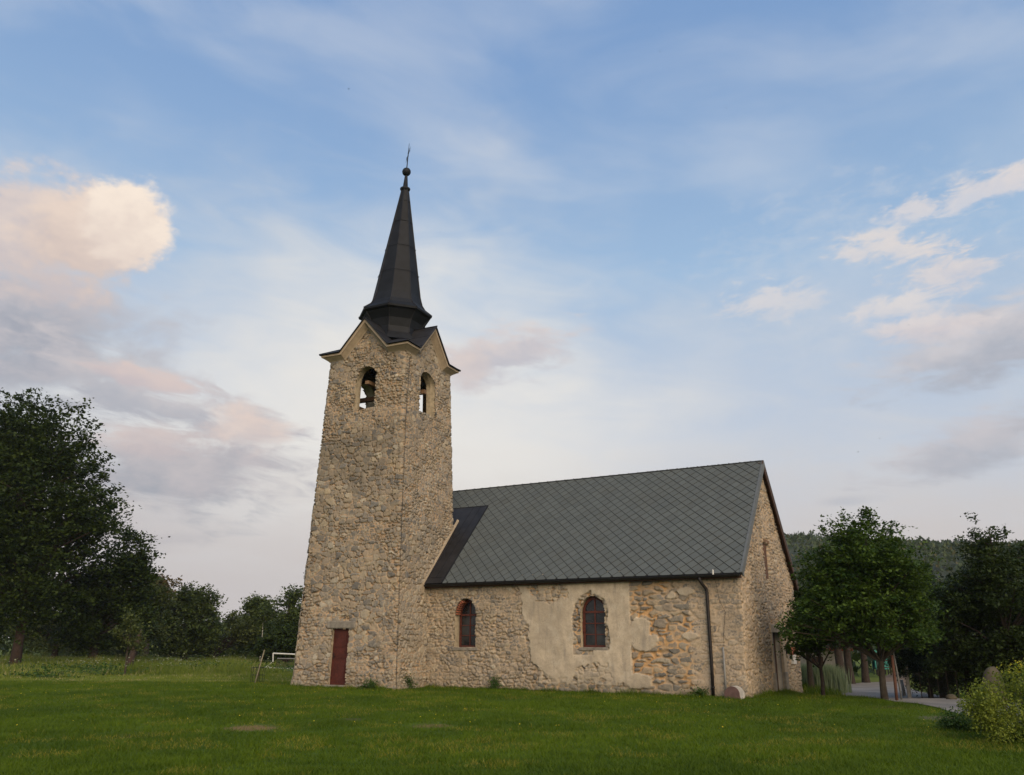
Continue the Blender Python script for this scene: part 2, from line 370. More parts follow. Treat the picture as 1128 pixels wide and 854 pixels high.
# ------------------------------------------------------------------ terrain
def tz(x, y):
    x = np.asarray(x, float); y = np.asarray(y, float)
    z = -0.008*np.clip(y-30, 0, 80) - 0.36*ss(x, 8.2, 12.5)*ss(y, 25.5, 32.5)
    z = z + 0.05*(fbm(x*0.18, y*0.18, 3, 3)-0.5)*ss(y, 5, 9)*(1-ss(y, 60, 120)) * 1.0
    z = z + 0.9*(fbm(x*0.03, y*0.03, 9, 3)-0.5)*ss(y, 45, 80)*0.5
    return z
def ray(px, py):
    u, w = px-PCX, PCY-py
    u, w = u*math.cos(ROLL)-w*math.sin(ROLL), u*math.sin(ROLL)+w*math.cos(ROLL)
    u /= FOC; w /= FOC
    return Vector((u, math.cos(PITCH)-w*math.sin(PITCH), math.sin(PITCH)+w*math.cos(PITCH)))
def gp(px, py):                                    # measured spot on the ground
    r = ray(px, py); t = 5.0
    z = 0.0
    for _ in range(30):
        t = (z-CAM_H)/r.z; z = 0.5*z + 0.5*float(tz(r.x*t, r.y*t))
    return Vector((r.x*t, r.y*t, float(tz(r.x*t, r.y*t))))
def gd(px, D):                                     # ground under a bearing, at depth D
    r = ray(px, 697.0); t = D/r.y; x = r.x*t
    return Vector((x, D, float(tz(x, D))))
def hz(py, D):                                     # height seen at a row, at depth D
    r = ray(PCX, py); return CAM_H + r.z*D/r.y

LAWN_POLY = None
def lawn_edge(x):                                  # mown lawn ends here; meadow beyond
    return 35.5 + 1.2*(fbm(np.asarray(x)*0.12, 0.5, 31, 3)-0.5)*2 + 2.5*ss(-np.asarray(x), 4, 20)
road_near = [gp(896, 763.5), gp(925, 766), gp(950, 769), gp(985, 774), gp(1010, 776), gp(1035, 781), gp(1062, 790), gp(1090, 803)]
road_far = [gp(896, 757.5), gp(925, 756), gp(950, 752.5), gp(985, 751.5), gp(1010, 762), gp(1035, 767), gp(1062, 771), gp(1100, 775)]
road_poly = [(p.x, p.y) for p in road_near] + [(p.x+6, p.y-3) for p in road_near[-1:]] + [(p.x+6, p.y+2) for p in road_far[-1:]] + [(p.x, p.y) for p in road_far[::-1]]
drive_poly = None
def inpoly(x, y, poly):
    x = np.asarray(x, float); y = np.asarray(y, float); r = np.zeros(x.shape, bool); n = len(poly)
    for i in range(n):
        (x0, y0), (x1, y1) = poly[i], poly[(i+1) % n]
        if y0 == y1: continue
        cnd = ((y0 > y) != (y1 > y)) & (x < (x1-x0)*(y-y0)/(y1-y0)+x0); r ^= cnd
    return r

xs = np.concatenate([-np.geomspace(900, 40, 26), np.arange(-38, 38.1, 0.5), np.geomspace(40, 900, 26)])
ys = np.concatenate([[-900, -500, -200, -60, -20, 0, 4], np.arange(8, 60, 0.5), np.arange(60, 130, 2.5), np.geomspace(132, 1000, 24)])
GX, GY = np.meshgrid(xs, ys); GZ = tz(GX, GY)
nx, ny = len(xs), len(ys)
idx = np.arange(nx*ny).reshape(ny, nx)
F = np.stack([idx[:-1,:-1], idx[:-1,1:], idx[1:,1:], idx[1:,:-1]], -1).reshape(-1, 4)
gm = newmat('lawn_and_meadow'); v = geopos(); px, py, pz = sep(v)
n0 = noise(v, 0.35, 5); n1 = noise(v, 2.2, 6, 0.6); n2 = noise(v, 14, 5, 0.65); n3 = noise(v, 60, 3, 0.7)
lawn = mix(sstep(n1*0.5+n0*0.5, 0.38, 0.64), (0.046,0.090,0.008), (0.076,0.128,0.012))
lawn = mix(sstep(noise(v, 0.9, 4, 0.6), 0.52, 0.70)*0.5, lawn, (0.115,0.135,0.020))
lawn = mix(sstep(n2, 0.35, 0.7)*0.6, lawn, (0.042,0.062,0.010))
lawn = mix(sstep(noise(v, 1.3, 5, 0.7), 0.58, 0.72)*0.45, lawn, (0.12,0.095,0.030))
lawn = mix(sstep(n0+(n2-0.5)*0.4, 0.60, 0.75)*0.35, lawn, (0.10,0.10,0.030))
mead = mix(sstep(n1*0.5+n0*0.5, 0.36, 0.64), (0.075,0.11,0.016), (0.14,0.165,0.032))
mead = mix(sstep(n1, 0.55, 0.75)*0.5, mead, (0.13,0.12,0.050))
gcol = mix(sstep(py + (n1-0.5)*2.0 - px*0.02, 35.5, 37.0), lawn, mead)
def spot(cx, cy, rx, ry):
    u = (px-cx)/rx; w_ = (py-cy)/ry
    return sstep(1.0 - X.m('SQRT', u*u+w_*w_) + (n2-0.5)*1.3 + (n1-0.5)*0.8, 0.1, 0.7)
for q, rx, ry, ccc in ((gp(275,802), 0.8, 0.9, (0.20,0.125,0.055)), (gp(475,800), 0.6, 0.7, (0.15,0.11,0.04)), (gp(388,793), 0.4, 0.7, (0.08,0.07,0.03)),
                  (gp(150,810), 0.8, 0.7, (0.075,0.075,0.028)), (gp(985,779), 1.6, 1.0, (0.085,0.072,0.032)), (gp(1045,792), 1.1, 1.0, (0.12,0.10,0.07)), (gp(500,783), 0.7, 0.7, (0.085,0.08,0.03))):
    gcol = mix(spot(q.x, q.y, rx, ry)*0.85, gcol, ccc)
finish(gcol, 0.95, n2*0.5+n3*0.5, 0.6, 0.03, 0.1)
g = link('ground', npmesh('ground', np.stack([GX, GY, GZ], -1).reshape(-1, 3), F, True), gm); tag(g, kind='structure')

# road
def ribbon(name, A, B, mat, lift, sub=10, extra=None):
    A = [Vector(p) for p in A]; B = [Vector(p) for p in B]
    def res(P, k):
        out = []
        for a, b in zip(P, P[1:]):
            for i in range(k): out.append(a.lerp(b, i/k))
        return out + [P[-1]]
    A, B = res(A, 6), res(B, 6); co = []
    for a, b in zip(A, B):
        for j in range(sub+1):
            p = a.lerp(b, j/sub); co.append((p.x, p.y, float(tz(p.x, p.y))+lift))
    n = len(A); idx = np.arange(n*(sub+1)).reshape(n, sub+1)
    F = np.stack([idx[:-1,:-1], idx[1:,:-1], idx[1:,1:], idx[:-1,1:]], -1).reshape(-1, 4)
    return link(name, npmesh(name, np.array(co), F, True), mat)
rm = newmat('worn_asphalt'); v = geopos(); n1 = noise(v, 0.8, 6, 0.6); n2 = noise(v, 40, 3, 0.7)
rc = mix(sstep(n1, 0.35, 0.68), (0.18,0.168,0.152), (0.26,0.242,0.215)); rc = mix(sstep(n2, 0.4, 0.7)*0.3, rc, (0.10,0.10,0.10))
finish(rc, 0.85, n2, 0.3, 0.01, 0.2)
A = road_near + [road_near[-1]+Vector((8,-5,0))]; B = road_far + [road_far[-1]+Vector((10,-2,0))]
rd = ribbon('road', A, B, rm, 0.03); tag(rd, kind='structure')
dm = newmat('dirt_track'); v = geopos(); n1 = noise(v, 1.5, 6); finish(mix(sstep(n1, 0.3, 0.7), (0.12,0.085,0.06), (0.20,0.155,0.12)), 0.95, noise(v, 30, 4), 0.4, 0.02, 0.1)
dA = [gp(968, 752.8), gp(970, 748), gp(978, 744), gp(985,741)]; dB = [gp(1001, 757), gp(1001, 750), gp(1000, 745.5), gp(1000,741.5)]
dr = ribbon('path', dA, dB, dm, 0.024); tag(dr, kind='structure')
drive_poly = [(p.x, p.y) for p in dA] + [(p.x, p.y) for p in dB[::-1]]

# hill with woods
def hill_el(az):                                    # ridge elevation in degrees by bearing
    return np.interp(az, [-90, 4, 10, 15.5, 18.6, 20.5, 25.7, 32, 40, 60, 90], [0, 0, 3.2, 6.0, 6.45, 6.1, 5.75, 5.5, 5.0, 3, 1])
azs = np.linspace(0, 70, 180); rr = np.linspace(0, 1, 40)
AA, RR = np.meshgrid(azs, rr); D0, D1 = 130.0, 360.0
DD = D0 + (620-D0)*RR
rise = ss(DD, D0, D1); ridgeh = D1*np.tan(np.radians(hill_el(AA)))+1.7
fall = 1-0.4*ss(DD, D1, 620)
HZ = -2.4 + (ridgeh)*rise*fall + 5*(fbm(AA*0.5, DD*0.03, 41, 4)-0.5)*rise
HX, HY = DD*np.sin(np.radians(AA)), DD*np.cos(np.radians(AA))
idx = np.arange(AA.size).reshape(AA.shape); F = np.stack([idx[:-1,:-1], idx[:-1,1:], idx[1:,1:], idx[1:,:-1]], -1).reshape(-1, 4)
hl = link('hill', npmesh('hill', np.stack([HX, HY, HZ], -1).reshape(-1, 3), F[:, ::-1], True), simple('hill_earth', (0.03,0.038,0.018), 0.95, 0.3, 0.2, 0.2)); tag(hl, kind='structure')

# ------------------------------------------------------------------ foliage
def leaves_mesh(name, P, Nrm, size, rnd, asp=0.62, tips=None, seed=1, tone=None):
    """one rhombic leaf at each P; Nrm is the leaf normal"""
    rs = RS(seed); n = len(P)
    a = rs.normal(size=(n, 3)); a -= (a*Nrm).sum(1, keepdims=True)*Nrm; a /= np.linalg.norm(a, axis=1, keepdims=True)+1e-9
    b = np.cross(Nrm, a); s = (size*(0.65+0.7*rs.rand(n)))[:, None]
    fold = Nrm*s*0.12
    V = np.stack([P-a*s*0.5, P+b*s*0.5*asp-fold+a*s*0.06, P+a*s*0.5, P-b*s*0.5*asp-fold+a*s*0.06], 1).reshape(-1, 3)
    Fc = np.arange(n*4).reshape(n, 4)
    t = np.clip(rnd + (rs.rand(n)-0.5)*0.5, 0, 1); t2 = rs.rand(n) if tips is None else tips
    C = np.stack([t, t2, rs.rand(n), np.ones(n)], 1).repeat(4, 0)
    return npmesh(name, V, Fc, False, {'lv': C})
def rnorm(rs, n, up=0.6):
    v = rs.normal(size=(n, 3)); v[:, 2] = np.abs(v[:, 2]) + up; return v/np.linalg.norm(v, axis=1, keepdims=True)
def tree(name, label, cat, base, height, trunk_r, lobes, nclump, per, leaf, spray, lmat, bark, seed=1, first=0.22, group=None,
         droop=0.25, flat=0.5, stems=1, hole=0.42, lean=(0, 0), wood_only=False, twigs=90, inner=2.2, fork=None):
    rs = RS(seed); root = thing(name, label, cat, base, 0, group)
    lob = np.array(lobes, float); vol = lob[:, 3]*lob[:, 4]*lob[:, 5]; pr = vol**0.8; pr /= pr.sum()
    need = nclump; C = []
    while need > 0:
        k = rs.choice(len(lob), size=need*2, p=pr); d = rs.normal(size=(len(k), 3)); d /= np.linalg.norm(d, axis=1, keepdims=True)
        rad = rs.rand(len(k))**(1/inner)
        q = lob[k, :3] + d*lob[k, 3:6]*rad[:, None]*(0.86+0.28*rs.rand(len(k))[:, None])
        keep = fbm(q[:, 0]*1.7/max(spray, .15)*0.22+seed, q[:, 2]*1.7/max(spray, .15)*0.22+q[:, 1]*0.3, seed, 2) > hole
        q = q[keep][:need]; C.append(q); need -= len(q)
    C = np.concatenate(C)
    # wood
    mb = MB(); cz = lob[:, 2].mean(); top = lob[:, 2].max()+0.3*lob[:, 5].max()
    trunks = []
    for s_ in range(stems):
        off = (0, 0) if stems == 1 else (0.25*math.cos(s_*2.4), 0.25*math.sin(s_*2.4))
        pts = []; rads = []
        for i in range(9):
            f = i/8; wob = 0.035*height*(f*(1-f))
            ex = 0 if stems == 1 else (1.1*f*height*0.12)
            pts.append(Vector((off[0]*(0.4+f) + lean[0]*f + math.cos(s_*2.4)*ex*(stems > 1) + rs.normal()*wob*0.4, off[1]*(0.4+f) + lean[1]*f + math.sin(s_*2.4)*ex*(stems > 1) + rs.normal()*wob*0.4, -0.25+f*(top*0.86+0.25))))
            rads.append(trunk_r*(1.28 if i == 0 else 1.0)*(1-f)**0.75/(1 if stems == 1 else 1.5)+0.012)
        mb.tube(pts, rads, 9); trunks.append((pts, rads))
    sel = C[rs.choice(len(C), min(len(C), twigs), replace=False)]
    for q in sel:
        q = Vector(q); pts, rads = trunks[rs.randint(len(trunks))]
        rad_d = math.hypot(q.x, q.y); zt = max(height*first, min(q.z - rad_d*0.75, top*0.85)); 
        j = min(range(len(pts)), key=lambda i: abs(pts[i].z-zt)); p0 = pts[j]
        midp = p0.lerp(q, 0.5) + Vector((rs.normal()*0.05, rs.normal()*0.05, 0.10))*rad_d
        r0 = max(0.008, min(rads[j]*0.55, 0.012+0.018*(q-p0).length))
        mb.tube([p0, p0.lerp(midp, 0.55)+Vector((0, 0, 0.02*rad_d)), midp, midp.lerp(q, 0.55), q], [r0, r0*0.75, r0*0.5, r0*0.32, r0*0.14], 5, False)
    mb.build('trunk', bark, root, True)
    if wood_only: return root
    # leaves in sprays: each clump is a flattened spray fanning outward
    out = C - np.array([0, 0, cz*0.75]); out[:, 2] *= 0.5; out /= np.linalg.norm(out, axis=1, keepdims=True)+1e-9
    n = len(C)*per; ci = np.repeat(np.arange(len(C)), per)
    sc = (0.55+0.9*rs.rand(len(C)))[ci]
    g_ = rs.normal(size=(n, 3)); side = np.cross(out, np.array([0, 0, 1.0])); side /= np.linalg.norm(side, axis=1, keepdims=True)+1e-9
    upv = np.cross(side, out)
    P = C[ci] + out[ci]*(g_[:, :1]*spray*0.75*sc[:, None]) + side[ci]*(g_[:, 1:2]*spray*0.62*sc[:, None]) + upv[ci]*(g_[:, 2:3]*spray*0.62*flat*sc[:, None])
    P[:, 2] -= droop*spray*(g_[:, 0]**2)*0.5
    P = P[P[:, 2] > height*first*0.4]; ci = ci[:0] if False else ci[:len(P)]
    Nn = rnorm(rs, len(P), 0.7)
    tone = rs.rand(len(C))[ci]
    link('crown', leaves_mesh('crown', P, Nn, leaf, tone, seed=seed+3), lmat, root)
    return root
def plant(name, label, cat, base, lobes, n, leaf, lmat, seed=1, stalks=14, group=None, tipf=None, up=0.3):
    """low leafy growth: stalks and leaves"""
    rs = RS(seed); root = thing(name, label, cat, base, 0, group); lob = np.array(lobes, float)
    k = rs.choice(len(lob), size=n, p=(lob[:, 3]*lob[:, 4]*lob[:, 5])**0.8/((lob[:, 3]*lob[:, 4]*lob[:, 5])**0.8).sum()); d = rs.normal(size=(n, 3)); d /= np.linalg.norm(d, axis=1, keepdims=True)
    nc = max(12, n//28); cc = lob[rs.choice(len(lob), nc), :]; dd = rs.normal(size=(nc, 3)); dd /= np.linalg.norm(dd, axis=1, keepdims=True)
    ctr = cc[:, :3] + dd*cc[:, 3:6]*(rs.rand(nc)**0.45)[:, None]; ctr[:, 2] = np.maximum(ctr[:, 2], 0.04)
    ii = rs.randint(nc, size=n); P = ctr[ii] + rs.normal(size=(n, 3))*leaf*np.array([1.8, 1.8, 1.9]); P[:, 2] = np.abs(P[:, 2])
    zmax = P[:, 2].max(); tips = np.clip(P[:, 2]/zmax*0.75 + rs.rand(n)*0.35, 0, 1)*(tipf if tipf is not None else 1)
    link('foliage', leaves_mesh('foliage', P, rnorm(rs, n, up), leaf, rs.rand(nc)[ii], tips=tips, seed=seed+1), lmat, root)
    mb = MB()
    for q in ctr[:stalks]: mb.tube([(q[0]*0.03, q[1]*0.03, -0.03), (q[0]*0.8, q[1]*0.8, q[2]*0.55), tuple(q)], [0.012, 0.009, 0.004], 5)
    mb.build('stem', L['weed'], root)
    return root
# ------------------------------------------------------------------ the church
AL, TR = R(29.62), R(4.36)
C0 = Vector((7.26, 26.49, 0))
church = thing('village_church', 'old rubble stone village church with square bell tower, dark spire and grey slate roof', 'church', C0, -AL)
NW, HE, HR, OV = 8.5, 3.78, 8.14, 0.21
SLP = (HR-HE)/(NW/2+OV)
TCX, TCY = -14.26, -0.03
TM = Matrix.Translation((TCX, TCY, 0)) @ Matrix.Rotation(TR, 4, 'Z')
def tw(p): return tuple(TM @ Vector(p))
def wc(p): return Matrix.Translation(C0) @ Matrix.Rotation(-AL, 4, 'Z') @ Vector(p)      # church -> world

def rubble(s, t, seed, cw=0.30, ch=0.20, var=0.42, p=4.0, warp=0.040, jit=0.66):
    """irregular rubble blocks: distance to the joint (m), two random tones, per-stone height, per-stone tilt"""
    s = s + warp*2*(fbm(s*2.6, t*2.6, seed, 4)-0.5)*1.7; t = t + warp*2*(fbm(s*2.4+9, t*2.9, seed+5, 4)-0.5)*1.5
    a, b = s/cw, t/ch; jb = np.floor(b).astype(np.int64)
    F1 = np.full(s.shape, 9.0); F2 = F1.copy(); I1 = np.zeros(s.shape, np.int64); J1 = I1.copy(); DX = np.zeros_like(s); DY = DX.copy()
    for dj in (-1, 0, 1):
        j = jb+dj; sh = _h(j, j*0+7, seed+1)*1.0; ia = np.floor(a-sh).astype(np.int64)
        for di in (-1, 0, 1):
            i = ia+di
            ox = i+sh+0.5+(_h(i, j, seed+2)-0.5)*jit; oy = j+0.5+(_h(i, j, seed+3)-0.5)*jit
            sx = 1+var*(2*_h(i, j, seed+4)-1); sy = 1+var*(2*_h(i, j, seed+6)-1)
            dx, dy = a-ox, b-oy
            d = ((np.abs(dx)/sx)**p+(np.abs(dy)/sy)**p)**(1/p)
            m = d < F1
            F2 = np.where(m, F1, np.minimum(F2, d)); F1 = np.where(m, d, F1)
            I1 = np.where(m, i, I1); J1 = np.where(m, j, J1); DX = np.where(m, dx*cw, DX); DY = np.where(m, dy*ch, DY)
    D = (F2-F1)*0.5*min(cw, ch)
    A, B, H = _h(I1, J1, seed+11), _h(I1, J1, seed+12), _h(I1, J1, seed+13)
    Tl = (_h(I1, J1, seed+14)-0.5)*2.2*DX+(_h(I1, J1, seed+15)-0.5)*2.2*DY
    return D, A, B, H, Tl

def wall_ring(name, mat, half, ctr, rc, zs, sides, pat, keep, parent, place=None):
    """stone skin round a rectangle. half(t)->(hx,hy); sides = list of 4 sample counts (S,E,N,W)"""
    hx0, hy0 = half(0.0); seg = []
    pos = 0.0; cols = []                      # each column: (side, f in -1..1 or corner angle, s)
    for k in range(4):
        Ls = (hx0 if k % 2 == 0 else hy0)-rc; n = sides[k]
        for i in range(n): cols.append((k, -1+2*i/n, 0.0, pos+2*Ls*i/n))
        pos += 2*Ls
        for i in range(4): cols.append((k, 1.0, i/4*math.pi/2, pos+rc*math.pi/2*i/4))
        pos += rc*math.pi/2
    cols.append((0, -1.0, 0.0, pos))
    nc_ = len(cols); T = np.asarray(zs); ang0 = {0: -math.pi/2, 1: 0.0, 2: math.pi/2, 3: math.pi}
    S = np.array([c_[3] for c_ in cols]); SS, TT = np.meshgrid(S, T)
    K = np.array([c_[0] for c_ in cols]); Fv = np.array([c_[1] for c_ in cols]); An = np.array([c_[2] for c_ in cols])
    hx, hy = half(T)
    hx = np.broadcast_to(hx, T.shape)[:, None]; hy = np.broadcast_to(hy, T.shape)[:, None]
    nang = np.array([ang0[k] for k in K])+An
    Nx, Ny = np.cos(nang)[None, :], np.sin(nang)[None, :]
    sx = {0: (1, 0, 0, -1), 1: (0, 1, 1, 0), 2: (-1, 0, 0, 1), 3: (0, -1, -1, 0)}
    X_ = np.zeros_like(SS); Y_ = np.zeros_like(SS)
    for k in range(4):
        mk = K == k; ux, uy, nx_, ny_ = sx[k]
        half_len = (hx if k % 2 == 0 else hy)-rc; dist = (hy if k % 2 == 0 else hx)-rc
        lat = Fv[mk][None, :]*half_len
        X_[:, mk] = ux*lat + nx_*dist + rc*np.cos(nang[mk])[None, :]
        Y_[:, mk] = uy*lat + ny_*dist + rc*np.sin(nang[mk])[None, :]
    Hh, st, zn = pat(SS, TT, K[None, :]+0*SS, X_, Y_)
    X_ = X_+Nx*Hh+ctr[0]; Y_ = Y_+Ny*Hh+ctr[1]
    co = np.stack([X_, Y_, TT], -1)
    idx = np.arange(co.shape[0]*co.shape[1]).reshape(co.shape[:2])
    F = np.stack([idx[:-1,:-1], idx[:-1,1:], idx[1:,1:], idx[1:,:-1]], -1)
    ctrq = (co[:-1,:-1]+co[1:,1:])/2; kq = np.broadcast_to(K[None, :-1], ctrq.shape[:2])
    kp = keep(kq, ctrq[..., 0]-ctr[0], ctrq[..., 1]-ctr[1], ctrq[..., 2])
    F = F[kp]
    V = co.reshape(-1, 3)
    if place is not None:
        A_ = np.array(place); V = V @ A_[:3, :3].T + A_[:3, 3]
    o = link(name, npmesh(name, V, F.reshape(-1, 4), True, {'st': st.reshape(-1, 4), 'zn': zn.reshape(-1, 4)}), mat, parent)
    return o

# tower ---------------------------------------------------------------
A0, A1, HC, AE, HG = 2.30, 1.86, 13.13, 2.20, 14.46
def ta(t): t = np.asarray(t, float); return A0+(A1-A0)*t/HC + 0.05*ss(-t, -0.6, 0.4)
GK = 1.12; FOOT = (HG-HC)/GK                      # small gable slope and half width
def prof(u): return np.maximum(HC, HG-GK*np.abs(u))       # underside line of the little gables
BZ0, BZS = 10.62, 11.96; BC = [(0.05, 0.49), (-0.12, 0.60), (-0.28, 0.40), (-0.3, 0.60)]                 # bell openings: sill, spring, half width
def in_arch(u, z, hw, z0, zs, rise=1.0): 
    return (np.abs(u) < hw) & (z > z0) & ((z < zs) | (((z-zs)/(hw*rise))**2+(u/hw)**2 < 1))
TD = (-0.58, 0.18, 0.10, 2.07)                    # tower door
def tower_pat(S, Tt, K, X_, Y_):
    D, A, B, H, Tl = rubble(S*0.93, Tt, 11, 0.33, 0.205)
    D2, A2, B2, H2, Tl2 = rubble(S*0.93+3, Tt, 12, 0.21, 0.125)
    D4, A4, B4, H4, Tl4 = rubble(S*0.93+7, Tt, 13, 0.13, 0.085)
    ch_ = (D < 0.016) & (fbm(S*1.6, Tt*1.6, 51, 2) > 0.42)
    sm = (fbm(S*0.45, Tt*0.45, 77, 3) > 0.54-0.05*((Tt < 5.5) & (K == 0))) & ~((K == 0) & (Tt > 6.0) & (Tt < 9.5))
    for a, b in ((D, D2), (A, A2), (B, B2), (H, H2), (Tl, Tl2)): a[sm] = b[sm]
    for a, b in ((D, D4), (A, A4), (B, B4), (H, H4*0.8)): a[ch_] = b[ch_]
    D = D + 0.012*(fbm(S*9, Tt*9, 5, 3)-0.5)*2 - 0.006*(B > 0.7)
    east = (K == 1)
    st = ss(D, -0.002, 0.013)*np.where(H < 0.26, 0.55, 1.0)
    face = ss(D, -0.002, 0.018)
    gap = ss(fbm(S*1.9, Tt*2.6, 44, 3), 0.40, 0.54)
    rag = fbm(S*1.7, Tt*1.7, 8, 3)
    Hh = face*(0.008+0.020*H) - (1-face)*(0.006+0.080*gap) + face*Tl*0.045 + 0.020*(fbm(S*8, Tt*8, 6, 4)-0.5)*(0.5+face) + 0.045*(rag-0.5)
    low = ss(-Tt, -5.0, -2.0)
    ws = np.clip(0.10+0.30*low+0.9*(fbm(S*0.5, Tt*0.5, 21, 3)-0.5)+0.25*east, 0, 1)
    grime = np.clip(ss(fbm(S*0.45, Tt*0.8, 23, 3), 0.40, 0.62)*ss(Tt, 5.0, 7.2)*(1-ss(Tt, 9.3, 10.4))*(K == 0) + 0.45*ss(fbm(S*0.7, Tt*0.7, 24, 3), 0.55, 0.7), 0, 1)
    z0 = np.zeros_like(S); stt = np.stack([st, A, B, z0], -1)
    zn = np.stack([z0, z0+0.06+0.16*(fbm(S*0.4, Tt*0.4, 25, 3) > 0.55)+0.08*east, ws, grime], -1)
    return Hh, stt, zn
def tower_keep(K, x, y, z):
    u = np.choose(K, [x, y, -x, -y])-np.choose(K, [BC[0][0], BC[1][0], BC[2][0], BC[3][0]]); BWk = np.choose(K, [BC[0][1], BC[1][1], BC[2][1], BC[3][1]])
    rag = 0.035*(fbm(z*5, u*5, 3, 2)-0.5)*2
    hole = (np.abs(u+rag) < BWk) & (z > BZ0) & ((z < BZS) | (((z-BZS)/0.47)**2+((u+rag)/BWk)**2 < 1)); u = np.choose(K, [x, y, -x, -y]) 
    hole |= (K == 0) & (x+rag > TD[0]) & (x+rag < TD[1]) & (z > TD[2]) & (z < TD[3]+rag*0.7)
    return ~hole & (z < prof(u)-0.02)
zs = np.arange(-0.5, 14.5, 0.025)
tower = wall_ring('tower_wall', M['tower'], lambda t: (ta(t), ta(t)), (0, 0), 0.10, zs, (184, 184, 46, 46), tower_pat, tower_keep, church, TM)

def arch_profile(hw, z0, zs, rise=1.0, n=10, pointed=False):
    P = [(-hw, z0)]
    for i in range(n+1):
        a = math.pi*(1-i/n)
        if pointed:
            t = i/n; u = -hw+2*hw*t; q = 1-abs(2*t-1); zz = zs+hw*rise*math.sqrt(max(0, 1-(1-q)**2))*0.72+hw*rise*0.28*q
        else: u = hw*math.cos(a); zz = zs+hw*rise*math.sin(a)
        P.append((u, zz))
    return P+[(hw, z0)]
def tunnel(name, prof_, frame, d0, d1, mat, parent, flare=0.0, rough=True):
    """lining of an opening; frame(u, z, depth) -> point"""
    mb = MB(); n = len(prof_); cu = sum(p[0] for p in prof_)/n; cz = sum(p[1] for p in prof_)/n; nd = 5
    for j in range(nd):
        f = j/(nd-1); k = 1+flare*(1-f)
        for i, (u, z) in enumerate(prof_):
            wob = 0.02*(vn(u*9+j, z*9, 4)-0.5)*2 if rough else 0
            mb.v.append(frame(cu+(u-cu)*k+wob, cz+(z-cz)*k+wob, d0+(d1-d0)*f))
    for j in range(nd-1):
        for i in range(n): mb.f.append((j*n+i, j*n+(i+1)%n, (j+1)*n+(i+1)%n, (j+1)*n+i))
    return mb.build(name, mat, parent)
for k in range(4):
    rot = Matrix.Rotation(math.pi/2*k, 4, 'Z')
    fr = lambda u, z, d, rot=rot: tw(rot @ Vector((u, -(float(ta(z))-0.015-d), z)))
    ap = [(u+BC[k][0], z) for u, z in arch_profile(BC[k][1]+0.035, BZ0-0.03, BZS, 0.47/BC[k][1]*1.03)]
    tunnel('bell_opening', ap, fr, 0.0, 0.42, M['reveal'], church)
# cornice following the little gables, and the roof over them
def cornice():
    mb = MB(); lines = [(0.0, 0.27, 0.40), (0.035, 0.23, 0.33), (0.22, 0.10, 0.17), (0.26, 0.09, 0.16), (0.26, -0.0, 0.0)]
    for k in range(4):
        rot = Matrix.Rotation(math.pi/2*k, 4, 'Z'); rings = []
        for out, dh, ds in lines:
            e = A1+out+0.01; y = -e
            ap_z = HG-ds; fz = HC-dh; fu = (ap_z-fz)/GK
            P = [(-e, fz), (-fu, fz), (0, ap_z), (fu, fz), (e, fz)]
            b = len(mb.v); mb.v += [tw(rot @ Vector((u, y, z))) for u, z in P]; rings.append(b)
        for r0, r1 in zip(rings, rings[1:]):
            for i in range(4): mb.f.append((r0+i, r0+i+1, r1+i+1, r1+i))
    return mb.build('cornice', M['cornice'], church)
cornice()
def tower_roof():
    e = AE; n = 88; g_ = np.linspace(-e, e, n+1)
    g_ = np.unique(np.round(np.concatenate([g_, [-FOOT, FOOT, 0]]), 5)); n = len(g_)
    x, y = np.meshgrid(g_, g_); mx = np.maximum(np.abs(x), np.abs(y))
    z = np.maximum.reduce([HG-GK*np.abs(x), HG-GK*np.abs(y), HC+0.52*(e-mx)])
    z = z + 0.22*ss(mx, 2.2, 0.6)*0
    V = np.stack([x, y, z+0.045], -1).reshape(-1, 3); V2 = V-np.array([0, 0, 0.045]); nn = n*n
    idx = np.arange(nn).reshape(n, n); F = np.stack([idx[:-1,:-1], idx[:-1,1:], idx[1:,1:], idx[1:,:-1]], -1).reshape(-1, 4)
    loop = list(idx[0, :-1])+list(idx[:-1, -1])+list(idx[-1, :0:-1])+list(idx[:0:-1, 0]); L2 = np.array(loop); L3 = np.roll(L2, -1)
    Fs = np.stack([L2+nn, L3+nn, L3, L2], -1)
    V = np.concatenate([V, V2]); A_ = np.array(TM); V = V @ A_[:3, :3].T + A_[:3, 3]
    o = link('tower_roof', npmesh('tower_roof', V, np.concatenate([F, F[:, ::-1]+nn, Fs])), M['roof_metal'], church)
    mb = MB()                                      # standing seams along the four small ridges and valleys
    for k in range(4):
        rot = Matrix.Rotation(math.pi/2*k, 4, 'Z'); q = lambda x, y, z: tw(rot @ Vector((x, y, z)))
        mb.tube([q(0, -e-0.02, HG+0.05), q(0, -0.8, HG+0.05)], 0.028, 6)
        for s_ in (-1, 1):
            xi = FOOT; mb.tube([q(s_*FOOT, -e, HC+0.055), q(s_*0.75, -1.25, HC+0.52*(e-1.25)+0.06)], 0.016, 5)
            mb.tube([q(s_*1.1, -e, HG-GK*1.1+0.05), q(s_*1.1, -1.3, HG-GK*1.1+0.05)], 0.008, 4)
            mb.tube([q(s_*0.55, -e, HG-GK*.55+0.05), q(s_*.55, -1.2, HG-GK*.55+0.05)], 0.008, 4)
        mb.tube([q(-e, -e, HC+0.05), q(-1.1, -1.1, HC+0.52*(e-1.1)+0.06)], 0.014, 5)
    mb.build('seam', M['black_metal'], o)
tower_roof()
LEAN = lambda z: (0.31*max(0, z-13.5)/9.0, 0.0)
